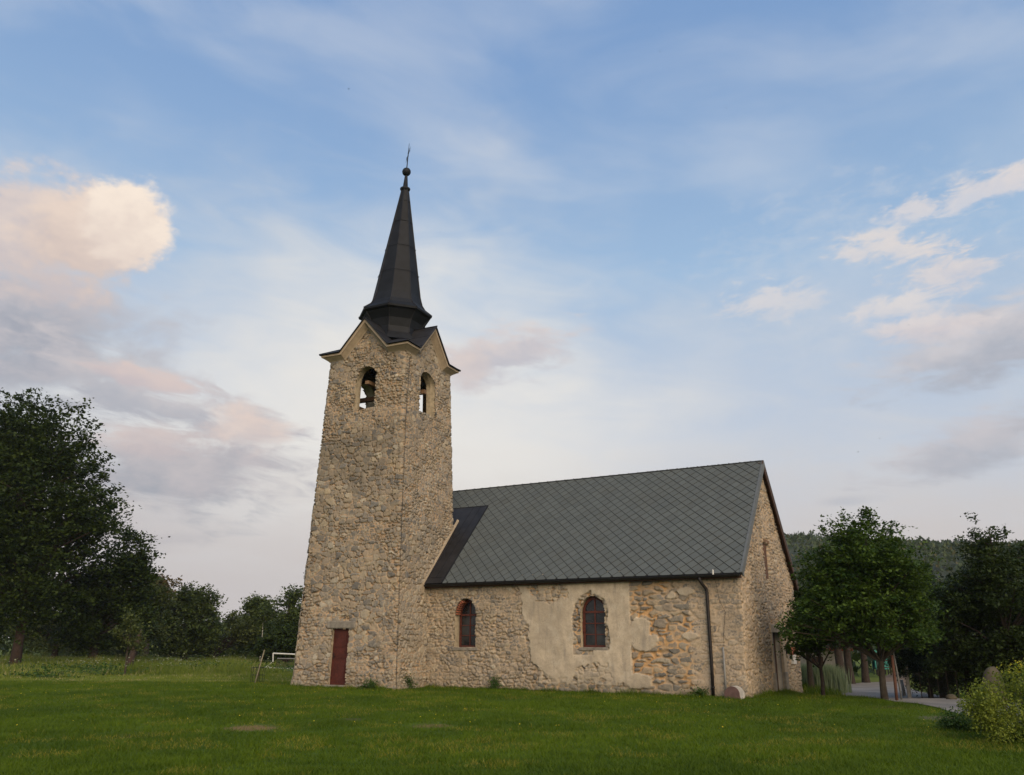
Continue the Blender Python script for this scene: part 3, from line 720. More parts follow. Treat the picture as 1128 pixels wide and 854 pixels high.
def spire():
    mb = MB(); rt = math.pi/8
    P = [(1.45, 13.85), (1.20, 14.22), (1.14, 14.5), (1.24, 14.85), (1.48, 15.16), (1.60, 15.22), (1.62, 15.30), (1.50, 15.40), (1.30, 15.56), (1.16, 15.78), (1.05, 16.15), (0.16, 21.55)]
    mb.lathe(P, 8, (0, 0), LEAN, rt); mb.v = [tw(p) for p in mb.v]
    o = mb.build('spire', M['black_metal'], church)
    rb = MB()
    for k in range(8):
        a = rt+k*math.pi/4; ca, sa = math.cos(a), math.sin(a)
        rb.tube([tw((r_*ca*1.005+LEAN(z)[0], r_*sa*1.005, z+0.01)) for r_, z in P[1:]], [0.022]*(len(P)-1), 5)
    for z, r_ in ((17.2, 0.925), (18.5, 0.70), (19.8, 0.468), (20.9, 0.275)):
        ring = [tw((r_*1.005*math.cos(rt+k*math.pi/4)+LEAN(z)[0], r_*1.005*math.sin(rt+k*math.pi/4), z)) for k in range(9)]
        rb.tube(ring, 0.010, 4)
    rb.build('seam', M['roof_metal'], o)
    mb = MB(); mb.lathe([(0.17, 21.50), (0.23, 21.56), (0.24, 21.62), (0.16, 21.68), (0.115, 21.74), (0.07, 22.25), (0.05, 22.33)], 12, (0, 0), LEAN); mb.v = [tw(p) for p in mb.v]
    mb.build('spire_collar', M['black_metal'], o, True)
    mb = MB(); mb.lathe([(0.20*math.sin(math.pi*i/14)+0.001, 22.50-0.20*math.cos(math.pi*i/14)) for i in range(15)], 20, (0, 0), LEAN); mb.v = [tw(p) for p in mb.v]
    mb.build('spire_ball', M['black_metal'], o, True)
    mb = MB(); lx = LEAN(22.7)[0]; q = lambda x, y, z: tw((lx+x+(z-22.7)*0.06, y+0.0, z))
    mb.tube([q(0, 0, 22.6), q(0, 0, 23.3), q(0, 0, 24.0)], [0.028, 0.022, 0.008], 6)
    # ornate cross arms, seen nearly end-on
    c_, s_ = math.cos(R(133)), math.sin(R(133)); a = lambda d, z: q(c_*d, s_*d, z)
    mb.tube([a(-0.42, 23.42), a(0, 23.40), a(0.42, 23.38)], [0.008, 0.016, 0.008], 5)
    for d in (-1, 1):
        mb.tube([a(d*0.42, 23.40), a(d*0.50, 23.47), a(d*0.46, 23.55)], 0.008, 4); mb.tube([a(d*0.42, 23.40), a(d*0.50, 23.33), a(d*0.46, 23.25)], 0.008, 4)
        mb.tube([a(0, 23.40), a(d*0.17, 23.55), a(d*0.22, 23.62)], 0.007, 4); mb.tube([a(0, 23.40), a(d*0.17, 23.25), a(d*0.22, 23.18)], 0.007, 4)
        mb.tube([a(0, 22.95), a(d*0.10, 23.03), a(d*0.06, 23.12)], 0.007, 4); mb.tube([a(0, 24.0), a(d*0.06, 23.92)], 0.007, 4)
    mb.build('cross', M['black_metal'], o)
spire()
mb = MB(); mb.box(-1.75, -0.10, 11.55, 1.75, 0.08, 11.72, TM); mb.box(-0.09, -1.75, 11.72, 0.09, 1.75, 11.86, TM); mb.box(-1.0,-1.7,10.98,-0.9,1.7,11.08,TM); mb.build('bell_beam', M['beam'], church)
bo = thing('church_bell', 'dark bronze bell hanging from a beam in the tower openings', 'bell', wc(TM @ Vector((-0.12, -0.05, 10.85))), 0)
MB().lathe([(0.42, 0.0), (0.40, 0.05), (0.33, 0.18), (0.26, 0.42), (0.22, 0.55), (0.10, 0.62), (0.04, 0.64)], 24).build('bell_body', M['bronze'], bo, True)
MB().tube([(0,0,0.62), (0,0,0.74)], 0.05, 8).build('bell_crown', M['bronze'], bo)
MB().tube([(0.03,0,0.5), (0.05,0,-0.04)], [0.015, 0.035], 8).build('clapper', M['bronze'], bo)
# tower door
def tS(u, z, d): return tw((u, -(float(ta(z))-d), z))
du0, du1, dz0, dz1 = TD
tunnel('door_reveal', [(du0-0.03, dz0-0.02), (du0-0.03, dz1+0.03), (du1+0.03, dz1+0.03), (du1+0.03, dz0-0.02)], tS, 0.015, 0.30, M['reveal'], church, rough=False)
def slab(mb, frame, u0, z0, u1, z1, d0, d1):
    b = len(mb.v); mb.v += [frame(u, z, d) for d in (d1, d0) for z in (z0, z1) for u in (u0, u1)]
    mb.f += [tuple(b+i for i in q) for q in ((0,2,3,1),(4,5,7,6),(0,1,5,4),(2,6,7,3),(0,4,6,2),(1,3,7,5))]
def doorleaf(frame, u0, z0, u1, z1, d, mat, parent, label=None):
    mb = MB(); slab(mb, frame, u0, z0, u1, z1, d, d+0.05); o = mb.build('door', mat, parent)
    if label: o['label'] = label
    w_ = u1-u0; h_ = z1-z0; p = MB()
    for a, b in ((0.05, 0.40), (0.44, 0.62), (0.66, 0.95)):
        slab(p, frame, u0+0.14*w_, z0+a*h_, u1-0.14*w_, z0+b*h_, d-0.022, d+0.01)
        slab(p, frame, u0+0.24*w_, z0+a*h_+0.05, u1-0.24*w_, z0+b*h_-0.05, d-0.040, d)
    p.build('door_panel', mat, o)
    hnd = MB(); hnd.tube([frame(u0+0.08*w_, z0+0.50*h_, d-0.06), frame(u0+0.22*w_, z0+0.50*h_, d-0.06)], 0.012, 6); slab(hnd, frame, u0+0.06*w_, z0+0.44*h_, u0+0.11*w_, z0+0.56*h_, d-0.014, d+0.001)
    hnd.build('door_handle', M['gutter'], o); return o
doorleaf(tS, du0-0.02, dz0, du1+0.02, dz1+0.02, 0.14, M['doorred'], church)
mb = MB(); slab(mb, tS, du0-0.12, -0.12, du1+0.1, dz0-0.005, -0.10, 0.32); mb.build('door_step', M['greystone'], church, bevel=0.015)
mb = MB(); slab(mb, tS, du0-0.24, dz1+0.012, du1+0.26, dz1+0.27, -0.045, 0.10); mb.build('door_lintel', M['greystone'], church, bevel=0.03)
# lightning conductor down the tower corner
mb = MB(); P = []
for z in np.linspace(12.6, 0.0, 40):
    u = np.interp(z, [0, 5, 10, 12.6], [2.08, 1.98, 1.86, 1.72]); P.append(tw((float(ta(z))+0.035 if z > 9.0 else min(u, 9), -(u if z > 9 else float(ta(z))+0.035), z)))
P = [tw((float(ta(z))+0.045, -float(ta(z))+np.interp(z, [0, 5, 10, 12.6], [0.02, 0.05, 0.13, 0.30])+0.012*math.sin(z*5), z)) for z in np.linspace(12.6, -0.05, 60)]
mb.tube(P, 0.008, 5); mb.build('lightning_cable', M['gutter'], church)

# nave -------------------------------------------------------------------
W1 = dict(c=-10.28, hw=0.44, z0=1.42, zs=2.58, rise=1.30)
W2 = dict(c=-5.10, hw=0.43, z0=1.46, zs=2.62, rise=1.20)
GD = (3.80, 5.28, -0.12, 1.97)                    # gable door (y0,y1,z0,z1)
NL = 15.6
CXN, CYN = -NL/2, NW/2
def ell(x, z, cx, cz, rx, rz, seed=1, amp=0.5, sc=3.0):
    d = np.sqrt(((x-cx)/rx)**2+((z-cz)/rz)**2); return ss(1-d+(fbm(x*sc, z*sc, seed, 4)-0.5)*2*amp, -0.05, 0.10)
def nave_pat(S, Tt, K, X_, Y_):
    x = X_+CXN; y = Y_+CYN; z = Tt
    south = K == 0; east = K == 1
    u = np.where(south, x, np.where(east, y+50, S))
    D, A, B, H, Tl = rubble(u, z, 31, 0.23, 0.13)
    D2, A2, B2, H2, Tl2 = rubble(u, z, 32, 0.40, 0.165, 0.5)
    D3, A3, B3, H3, Tl3 = rubble(u, z, 33, 0.30, 0.11, 0.45)
    bigz = (south & (x > -3.72)) | (east & (y < 1.3+0.5*fbm(z*2, y, 4)) & (z < 3.7))
    for a, b in ((D, D2), (A, A2), (B, B2), (H, H2), (Tl, Tl2)): a[bigz] = b[bigz]
    sm = (east & ~bigz)
    for a, b in ((D, D3), (A, A3), (B, B3), (H, H3), (Tl, Tl3)): a[sm] = b[sm]
    oz = south & (x > -3.72) & (x < -1.4)
    D = D + 0.014*(fbm(u*9, z*9, 5, 3)-0.5)*2 - 0.006*(B > 0.7) - 0.010*oz*(fbm(u*1.5, z*2, 52, 3) > 0.42)
    st = ss(D, -0.002, 0.013)*np.where((H < 0.26), 0.55, 1.0); face = ss(D, -0.002, 0.018)
    gap = ss(fbm(u*1.9, z*2.6, 44, 3), 0.40, 0.56)
    fl = fbm(u*1.3, z*1.3, 61, 4)
    relief = np.where(east, 0.65, 1.0)*np.where(south & (x < -7.5), 0.8, 1.0)*np.where(south & (x > -1.7), 0.35, 1.0)*np.where(south & (x > -3.72), 0.75, 1.0)
    # plaster coat ----
    wv = (fbm(x*2.2, z*2.2, 71, 4)-0.5)*2
    edge = np.interp(z, [0, 0.8, 1.8, 3.6], [-6.6, -7.35, -7.65, -7.92])+wv*0.45
    coat = ss(x-edge, 0, 0.03)*ss(-3.72-x+0.02*wv, 0, 0.02)
    bot = np.interp(x, [-8, -7.4, -6.6, -6.0, -5.6, -4.6, -4.3, -3.7], [1.5, 0.75, 0.42, 0.35, 1.0, 1.05, 0.45, 0.30])+wv*0.42
    coat *= ss(z-bot, 0, 0.04)
    coat *= 1-ell(x, z, -6.75, 3.42, 0.85, 0.42, 72, 0.45)                    # bare patch up under the eaves
    dwin = np.maximum(np.abs(x-W2['c']-0.0)-0.62, np.maximum(z-3.35, 1.25-z)) + wv*0.10
    archd = np.hypot(x-W2['c'], (np.maximum(z, 2.55)-2.55)*0.95)-0.72+wv*0.10
    ring = np.maximum(archd, 1.22-z)
    ring = np.where(x < W2['c'], ring, ring+0.16)
    coat *= ss(ring, 0, 0.03)
    coat *= south
    frag = np.zeros_like(z)
    for cx_, cz_, rx_, rz_ in ((-2.25, 3.10, 0.16, 0.13), (-1.78, 3.22, 0.26, 0.12), (-3.40, 2.05, 0.36, 0.40), (-3.3, 1.62, 0.52, 0.26), (-1.72, 1.82, 0.36, 0.11), (-3.5, 0.42, 0.5, 0.25)):
        frag = np.maximum(frag, ell(x, z, cx_, cz_, rx_, rz_, 73, 0.42, 4.0))
    thin = ell(x, z, -5.1, 0.75, 0.75, 0.42, 74, 0.5)*south*(x > -8)*(x < -3.72)
    pl = np.maximum(coat, frag*south); pl = np.maximum(pl, south*(x > -7.2)*(x < -3.72)*(z > 0.25)*0.62*(fbm(x*5, z*5, 55, 3) > 0.40)*(ring > 0.05))
    scr = ((x > -8.0) & (x < -3.7) & (np.abs(z-3.02-0.02*wv) < 0.018) & (fbm(x*1.6, 2.0, 91, 2) > 0.62) & south)
    pl = np.where(scr, 0, pl)
    # mortar colours
    orange = ((x > -3.72) & (x < -1.55+0.5*wv)).astype(float)*0.95*south
    orange = orange*ss(fbm(x*1.1+4, z*1.1, 75, 3), 0.30, 0.48)
    orange = orange*(0.35+0.65*ss(fbm(x*3.2+4, z*3.2, 79, 4), 0.40, 0.60))
    orange = np.maximum(orange, 0.85*ell(x, z, -6.75, 3.42, 1.2, 0.6, 76, 0.3)*south)
    orange = np.maximum(orange, 0.75*ss(-ring, -0.03, 0.05)*(x < W2['c'])*south*(x > -6.3))
    orange = np.maximum(orange, 0.5*south*(x > -7.5)*ss(-z, -0.5, -0.1)*(fbm(x*1.4, z*2, 77, 3) > 0.5))
    orange = np.maximum(orange, 0.22*east)
    ws = 0.42*south*(x < -7.4) + 0.55*south*(x > -1.7) + 0.25*east*(y < 1.5) + 0.42*east + 0.1
    ws = ws + 0.5*(fbm(u*0.7, z*0.7, 81, 3)-0.5)
    ws = np.clip(ws, 0, 1)
    pits = ss(fbm(u*11, z*11, 83, 2), 0.66, 0.76)*east
    Hh = (face*(0.006+0.026*H) - (1-face)*(0.006+0.072*gap) + face*Tl*0.06)*relief + 0.028*(fbm(u*8, z*8, 6, 4)-0.5)*(0.5+face*relief) + 0.05*(fl-0.5) - 0.05*pits
    Hp = 0.036 + 0.02*(fbm(x*2.5, z*2.5, 86, 3)-0.5) + 0.006*(fbm(x*14, z*14, 87, 2)-0.5) + 0.04*(fl-0.5)
    Hh = Hh*(1-pl)+Hp*pl
    A = np.where(bigz, np.clip(0.05+0.75*A, 0, 1), A)
    z0 = np.zeros_like(z)
    # small square hole in the gable wall and the blocked slit
    nich = east & (np.abs(y-4.24) < 0.42+0.03*wv) & (z > 3.80) & (z < 5.08)
    Hh = np.where(nich, Hh-0.15, Hh)
    hole = east & (np.abs(y-1.04) < 0.15) & (z > 3.38) & (z < 3.58)
    Hh = np.where(hole, -0.3, Hh)
    umark = east & (z > 2.62) & (z < 3.12) & ((np.abs(y-4.02) < 0.10) | (np.abs(y-4.56) < 0.10) | ((z < 2.72) & (np.abs(y-4.29) < 0.3))) & (fbm(y*6, z*6, 95, 2) > 0.40)
    pl = np.where(umark, 1.0, pl)
    rust = east & (z > 2.26) & (z < 2.44+0.2*wv) & (y > 3.7) & (y < 5.2)
    A = np.where(rust, 0.9, A); orange = np.where(rust, 1.0, orange)
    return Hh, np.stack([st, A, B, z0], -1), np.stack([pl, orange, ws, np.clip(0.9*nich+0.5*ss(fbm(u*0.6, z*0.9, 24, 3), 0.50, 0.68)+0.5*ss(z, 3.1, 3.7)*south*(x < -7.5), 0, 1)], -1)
def nave_keep(K, x, y, z):
    X0, Y0 = x+CXN, y+CYN
    rag = 0.03*(fbm(z*6, X0*6, 3, 2)-0.5)*2
    ok = np.ones(z.shape, bool)
    for w_ in (W1, W2): ok &= ~((K == 0) & in_arch(X0-w_['c']+rag, z, w_['hw']+0.02, w_['z0'], w_['zs'], w_['rise']))
    ok &= ~((K == 1) & (Y0 > GD[0]) & (Y0 < GD[1]) & (z > GD[2]) & (z < GD[3]))
    ok &= z < np.where((K == 0) | (K == 2), HE+SLP*OV-0.02, HE-0.02+SLP*(OV+NW/2-np.abs(Y0-NW/2))-0.05)
    return ok
zs = np.arange(-0.7, 8.2, 0.026)
wall_ring('nave_wall', M['nave'], lambda t: (NL/2, NW/2), (CXN, CYN), 0.06, zs, (600, 300, 70, 60), nave_pat, nave_keep, church)

# roof: underlay slabs, slates, verge boards
X0R, X1R = -NL-0.05, 0.16
def RS_(x, v, n, side=0):                          # point on the roof plane: v metres up the slope from the eave, n above it
    L_ = math.hypot(1, SLP); y = -OV+v/L_; z = HE+v*SLP/L_
    y2, z2 = y-n*SLP/L_, z+n/L_
    return (x, y2, z2) if side == 0 else (x, NW-y2, z2)
LR = (NW/2+OV)*math.hypot(1, SLP)
mb = MB()
for side in (0, 1):
    def q(x, v, n): return RS_(x, v, n, side)
    b = len(mb.v); mb.v += [q(x, v, n) for n in (-0.10, -0.012) for v in (-0.05, LR) for x in (X0R, X1R)]
    mb.f += [tuple(b+i for i in qq) for qq in ((0,2,3,1),(4,5,7,6),(0,1,5,4),(2,6,7,3),(0,4,6,2),(1,3,7,5))]
roof = mb.build('roof', M['slate_gap'], church)
def slates(side):
    dgx, dgy = 0.42, 0.44; V = []; Fc = []; Cc = []; rs = RS(5+side)
    nxr = int((X1R-X0R)/dgx)+2; nyr = int(LR/(dgy/2))+2
    g_ = 0.0165
    for j in range(nyr):
        for i in range(nxr):
            cx_ = X1R-i*dgx-(dgx/2 if j % 2 else 0); cv_ = j*dgy/2
            P = [(cx_, cv_-dgy/2+g_), (cx_+dgx/2-g_, cv_), (cx_, cv_+dgy/2-g_), (cx_-dgx/2+g_, cv_)]
            if cx_-dgx/2 > X1R or cx_+dgx/2 < X0R: continue
            # clip to the roof rectangle
            def clip(P, f):
                out = []
                for a, b in zip(P, P[1:]+P[:1]):
                    fa, fb = f(a), f(b)
                    if fa >= 0: out.append(a)
                    if fa*fb < 0: t = fa/(fa-fb); out.append((a[0]+(b[0]-a[0])*t, a[1]+(b[1]-a[1])*t))
                return out
            for f in (lambda p: X1R-0.05-p[0], lambda p: p[0]-X0R, lambda p: p[1]+0.06, lambda p: LR+0.05-p[1]):
                if P: P = clip(P, f)
            if len(P) < 3: continue
            tilt = rs.normal()*0.004; lift = 0.004+rs.rand()*0.004; col = rs.rand()
            b = len(V); top = [RS_(x, v, lift+0.013*max(0, 0.5-(v-cv_)/dgy)+tilt*(x-cx_), side) for x, v in P]; bot = [RS_(x, v, -0.008, side) for x, v in P]
            V += top+bot; n = len(P); o_ = list(range(b, b+n)); 
            Fc.append(tuple(o_)); 
            for k in range(n): Fc.append((b+k, b+n+k, b+n+(k+1) % n, b+(k+1) % n))
            Cc += [(col, rs.rand(), 0, 1)]*(2*n)
    me = bpy.data.meshes.new('slates'); me.from_pydata(V, [], Fc); at = me.attributes.new('st', 'FLOAT_COLOR', 'POINT'); at.data.foreach_set('color', np.array(Cc, np.float32).ravel())
    return link('slates', me, M['slate'], roof)
slates(0); slates(1)
mb = MB()
for side in (0, 1):
    q = lambda x, v, n: RS_(x, v, n, side)
    b = len(mb.v); mb.v += [q(x, v, n) for n in (-0.02, 0.030) for v in (-0.06, LR+0.01) for x in (X1R-0.06, X1R+0.015)]
    mb.f += [tuple(b+i for i in qq) for qq in ((0,2,3,1),(4,5,7,6),(0,1,5,4),(2,6,7,3),(0,4,6,2),(1,3,7,5))]
mb.build('verge_flashing', M['trimgrey'], roof)
mb = MB()
vg = MB(); q = lambda x, v, n: RS_(x, v, n, 0)
vg.v += [q(x, v, n) for n in (-0.20, -0.021) for v in (0.0, LR+0.05) for x in (X1R-0.03, X1R+0.012)]
vg.f += [tuple(i for i in qq) for qq in ((0,2,3,1),(4,5,7,6),(0,1,5,4),(2,6,7,3),(0,4,6,2),(1,3,7,5))]
vg.build('verge_trim', M['trimgrey'], roof)
for side in (1,):
    q = lambda x, v, n: RS_(x, v, n, side)
    b = len(mb.v); mb.v += [q(x, v, n) for n in (-0.24, -0.021) for v in (0.0, LR+0.05) for x in (X1R-0.03, X1R+0.008)]
    mb.f += [tuple(b+i for i in qq) for qq in ((0,2,3,1),(4,5,7,6),(0,1,5,4),(2,6,7,3),(0,4,6,2),(1,3,7,5))]
    b = len(mb.v); mb.v += [q(x, v, n) for n in (-0.14, -0.105) for v in (0.0, LR+0.02) for x in (-0.02, X1R-0.03)]
    mb.f += [tuple(b+i for i in qq) for qq in ((0,2,3,1),(4,5,7,6),(0,1,5,4),(2,6,7,3),(0,4,6,2),(1,3,7,5))]
    b = len(mb.v); mb.v += [q(x, v, n) for n in (-0.16, -0.11) for v in (-0.05, 0.32) for x in (X0R, X1R-0.04)]
    mb.f += [tuple(b+i for i in qq) for qq in ((0,2,3,1),(4,5,7,6),(0,1,5,4),(2,6,7,3),(0,4,6,2),(1,3,7,5))]
mb.build('verge_board', M['brown'], roof)
mb = MB(); mb.tube([(X1R+0.01, NW/2, HR+0.015), (-NL, NW/2, HR+0.015)], 0.028, 6)
for i in range(37): mb.tube([(-0.2-i*0.41, NW/2-0.02, HR+0.02), (-0.34-i*0.41, NW/2-0.02, HR+0.055)], 0.008, 4)
mb.build('ridge_cap', M['slate_gap'], roof)
# sheet-metal flashing beside the tower
mb = MB(); q = lambda x, v, n=0.035: RS_(x, v, n)
vt_ = (3.25+OV)*math.hypot(1, SLP)
P = [(-12.6, -0.07), (-11.17, -0.07), (-11.27, vt_), (-14.6, vt_)]
mb.v = [q(x, v) for x, v in P]+[q(x, v, -0.005) for x, v in P]; mb.f = [(0,1,2,3),(0,4,5,1),(1,5,6,2),(2,6,7,3)]
fo = mb.build('metal_flashing', M['roof_metal'], roof)
mb = MB(); mb.tube([q(-11.19, -0.07, 0.04), q(-11.28, vt_, 0.04)], 0.020, 5); mb.tube([q(-11.27, vt_, 0.04), q(-14.5, vt_, 0.04)], 0.014, 5)
for xx in (-11.62, -11.98): mb.tube([q(xx, 0.25, 0.037), q(xx-0.02, vt_, 0.037)], 0.008, 4)
mb.tube([q(-12.3, 0.25, 0.037), q(-11.2, 0.25, 0.037)], 0.008, 4)
mb.tube([q(-12.05, 3.35, 0.04), q(-11.85, 3.0, 0.045), q(-11.95, 2.7, 0.04)], 0.012, 4)
mb.build('seam', M['black_metal'], fo)
# pale mortar fillet where roof meets tower
mb = MB(); P = []
for i in range(26):
    y = -0.33+i*(2.85/25); z = HE+SLP*(y+OV)+0.0; 
    # tower east face in church coordinates: find x at this y,z
    lo = -12.6
    for _ in range(20):
        loc = TM.inverted() @ Vector((lo, y, z)); lo += (float(ta(z))-loc.x)*0.9
    wob = 0.03*(vn(i*0.9, 3, 2)-0.5)
    P.append((lo, y, z, wob))
for x, y, z, w_ in P:
    mb.v += [(x+0.07, y, z+0.035), (x+0.055, y-0.01, z+0.10+w_), (x-0.02, y-0.01, z+0.13+w_), (x-0.02, y, z-0.02)]
for i in range(len(P)-1):
    for k in range(3): mb.f.append((i*4+k, (i+1)*4+k, (i+1)*4+k+1, i*4+k+1))
x, y, z, _ = P[0]; mb.f.append((0, 1, 2, 3))
mb.box(x-0.05, y-0.03, z-0.28, x+0.075, y+0.05, z+0.06)
mb.build('mortar_fillet', M['fillet'], church)
# eaves board, gutter and brackets
mb = MB(); mb.box(-12.25, -OV+0.035, HE-0.20, X1R-0.04, -OV+0.075, HE-0.075); mb.build('eaves_board', M['brown'], roof)
GYc, GZc, GR = -OV-0.065, HE-0.085, 0.07
mb = MB(); n = 10; ex = [-12.15, 0.10]
for r_ in (GR, GR-0.008):
    for x in ex: mb.v += [(x, GYc+r_*math.cos(math.pi+math.pi*k/n), GZc+r_*math.sin(math.pi+math.pi*k/n)) for k in range(n+1)]
m_ = n+1
for k in range(n): mb.f += [(k, k+1, m_+k+1, m_+k), (2*m_+k+1, 2*m_+k, 3*m_+k, 3*m_+k+1)]
mb.f += [(0, m_, 3*m_, 2*m_), (n, 2*m_+n, 3*m_+n, m_+n)]+[(k, 2*m_+k, 2*m_+k+1, k+1) for k in range(n)]+[(m_+k, m_+k+1, 3*m_+k+1, 3*m_+k) for k in range(n)]
mb.tube([(ex[0], GYc-GR, GZc+0.0), (ex[1], GYc-GR, GZc)], 0.010, 5)
gt = mb.build('gutter', M['gutter'], church)
for i in range(16):
    x = -11.9+i*0.79; mb = MB(); mb.tube([(x, GYc+GR+0.01, GZc+0.03)]+[(x, GYc+(GR+0.006)*math.cos(-math.pi*k/6), GZc+(GR+0.006)*math.sin(-math.pi*k/6)) for k in range(7)], 0.007, 4); mb.build('bracket', M['gutter'], gt)
px_ = -1.20
mb = MB(); mb.tube([(px_, GYc, GZc-GR+0.02), (px_, GYc, GZc-0.14), (px_+0.06, GYc+0.05, GZc-0.26), (px_+0.14, -0.075, GZc-0.42), (px_+0.16, -0.075, GZc-0.52), (px_+0.16, -0.075, 0.9), (px_+0.15, -0.08, 0.02)], 0.052, 12)
dp = mb.build('downpipe', M['pipe'], church, True)
for z in (3.15, 2.1, 1.05, 0.3):
    mb = MB(); mb.lathe([(0.060, z-0.02), (0.060, z+0.02)], 12, (px_+0.16, -0.075)); mb.tube([(px_+0.16, -0.03, z), (px_+0.16, 0.03, z)], 0.01, 5); mb.build('pipe_clip', M['gutter'], dp)
# windows
def window(w_, dep, label=None, hinge=False):
    c_, hw, z0, zz, ri = w_['c'], w_['hw'], w_['z0'], w_['zs'], w_['rise']
    fr = lambda u, z, d: (c_+u, d, z)
    pf = arch_profile(hw+0.045, z0-0.02, zz, ri, 14, pointed=False)
    if w_ is W1: pf = arch_profile(hw+0.045, z0-0.02, zz, ri, 14)
    tn = tunnel('window_reveal', pf, fr, 0.02, dep+0.12, M['reveal'], church)
    fw = hw-0.02; outer = arch_profile(fw+0.04, z0, zz, ri*0.99, 14); inner = arch_profile(fw-0.035, z0+0.065, zz, ri*0.93, 14)
    mb = MB(); n = len(outer)
    for d in (dep, dep+0.06):
        for P in (outer, inner): mb.v += [fr(u, z, d) for u, z in P]
    for i in range(n):
        j = (i+1) % n
        mb.f += [(i, j, n+j, n+i), (2*n+i, 3*n+i, 3*n+j, 2*n+j), (n+i, n+j, 3*n+j, 3*n+i)]
    s2 = lambda u0, z0_, u1, z1, d0, d1: slab(mb, fr, u0, z0_, u1, z1, d0, d1)
    top = zz+ri*fw*0.95; s2(-0.022, z0+0.06, 0.022, top, dep+0.006, dep+0.05)
    s2(-fw, zz-0.035, fw, zz+0.035, dep-0.012, dep+0.047)
    hgt = zz-z0-0.06
    for k in (1, 2): s2(-fw, z0+0.05+hgt*k/3-0.016, fw, z0+0.05+hgt*k/3+0.016, dep+0.012, dep+0.045)
    wd = mb.build('window', M['redwood'], church)
    if label: wd['label'] = label
    pm = MB(); pm.v = [fr(u, z, dep+0.035) for u, z in arch_profile(fw, z0+0.02, zz, ri*0.97, 14)]; pm.f = [tuple(range(len(pm.v)))]
    pm.build('pane', M['glass'], wd)
    sm_ = MB(); slab(sm_, fr, -hw-0.10, z0-0.115, hw+0.12, z0-0.004, -0.035, dep+0.10); sm_.build('sill', M['greystone'], church, bevel=0.02)
    if hinge:
        h = MB(); slab(h, fr, -fw-0.115, z0+0.48, -fw-0.02, z0+0.84, dep-0.015, dep+0.03); h.build('shutter_hinge', M['redwood'], wd)
window(W1, 0.34, 'deep set narrow arched window near the tower')
window(W2, 0.20, 'wider arched window in a ragged hole in the plaster', True)
# crumbling brick in the arch of the first window
mb = MB()
for i in range(7):
    a = math.pi*(0.98-0.055*i); r0, r1 = W1['hw']-0.03, W1['hw']+0.05
    u0, z0_ = r0*math.cos(a), W1['zs']+r0*W1['rise']*math.sin(a)
    Mx = Matrix.Translation((W1['c']+u0, 0.05, z0_)) @ Matrix.Rotation(-(a-math.pi), 4, 'Y'); mb.box(-0.045, -0.02, -0.024, 0.05, 0.20, 0.024, Mx)
mb.build('brick_edging', M['brick'], church, bevel=0.006)
# gable door
gf = lambda u, z, d: (-d, u, z)
y0, y1, z0, z1 = GD
tunnel('door_reveal', [(y0-0.02, z0-0.05), (y0-0.02, z1+0.02), (y1+0.02, z1+0.02), (y1+0.02, z0-0.05)], gf, 0.01, 0.30, M['offwhite'], church, rough=False)
mb = MB(); slab(mb, gf, y0-0.18, z0-0.1, y0+0.012, z1+0.0, -0.055, 0.05); slab(mb, gf, y1-0.012, z0-0.1, y1+0.42, z1, -0.055, 0.05); slab(mb, gf, y0-0.22, z1-0.012, y1+0.46, z1+0.27, -0.065, 0.05)
fo = mb.build('door_frame', M['fillet'], church, bevel=0.012)
mb = MB(); slab(mb, gf, y0-0.19, z0-0.12, y0+0.014, 0.62, -0.075, 0.03); mb.build('plinth_block', M['greystone'], fo, bevel=0.015)
mb = MB(); slab(mb, gf, y1-0.014, z0-0.12, y1+0.44, 0.60, -0.075, 0.03); mb.build('plinth_block', M['greystone'], fo, bevel=0.015)
do = doorleaf(gf, y0-0.02, z0, y1+0.02, z1+0.02, 0.215, M['brown'], church, 'dark brown door in the gable wall')
mb = MB(); slab(mb, gf, y0-0.1, -0.5, y1+0.2, z0+0.01, -0.25, 0.35); mb.build('door_step', M['greystone'], church, bevel=0.02)
mb = MB(); slab(mb, gf, y1+0.52, 1.22, y1+0.80, 1.56, -0.14, 0.02); mb.build('letter_box', M['gutter'], church, bevel=0.012)
# little white tablet with a tiled roof
mb = MB(); P = [(6.72, 0.84), (6.72, 1.20), (7.02, 1.36), (7.32, 1.20), (7.32, 0.84)]
mb.v = [gf(u, z, d) for d in (-0.09, 0.02) for u, z in P]; mb.f = [(0,1,2,3,4)[::-1], (5,6,7,8,9)]+[(i, (i+1) % 5, 5+(i+1) % 5, 5+i) for i in range(5)]
tb = mb.build('wall_tablet', M['white'], church)
mb = MB(); 
for a, b in (((6.62, 1.17), (7.02, 1.40)), ((7.02, 1.40), (7.42, 1.17))):
    b0 = len(mb.v); mb.v += [gf(u, z+dz_, d) for dz_ in (0, 0.04) for u, z in (a, b) for d in (-0.17, 0.02)]
    mb.f += [tuple(b0+i for i in qq) for qq in ((0,2,3,1),(4,5,7,6),(0,1,5,4),(2,6,7,3),(0,4,6,2),(1,3,7,5))]
mb.build('tablet_roof', M['brick'], tb)
mb = MB(); slab(mb, gf, 3.98, 3.80, 4.52, 5.09, 0.075, 0.20); mb.build('blocked_slit', simple('sooty_brick', (0.115,0.062,0.038), 0.95, 0.45, 9, 0.6, bd=0.03), church)
mb = MB(); slab(mb, gf, 4.24-0.40, 5.10, 4.24+0.42, 5.22, -0.02, 0.10); mb.build('slit_lintel', M['beam'], church)
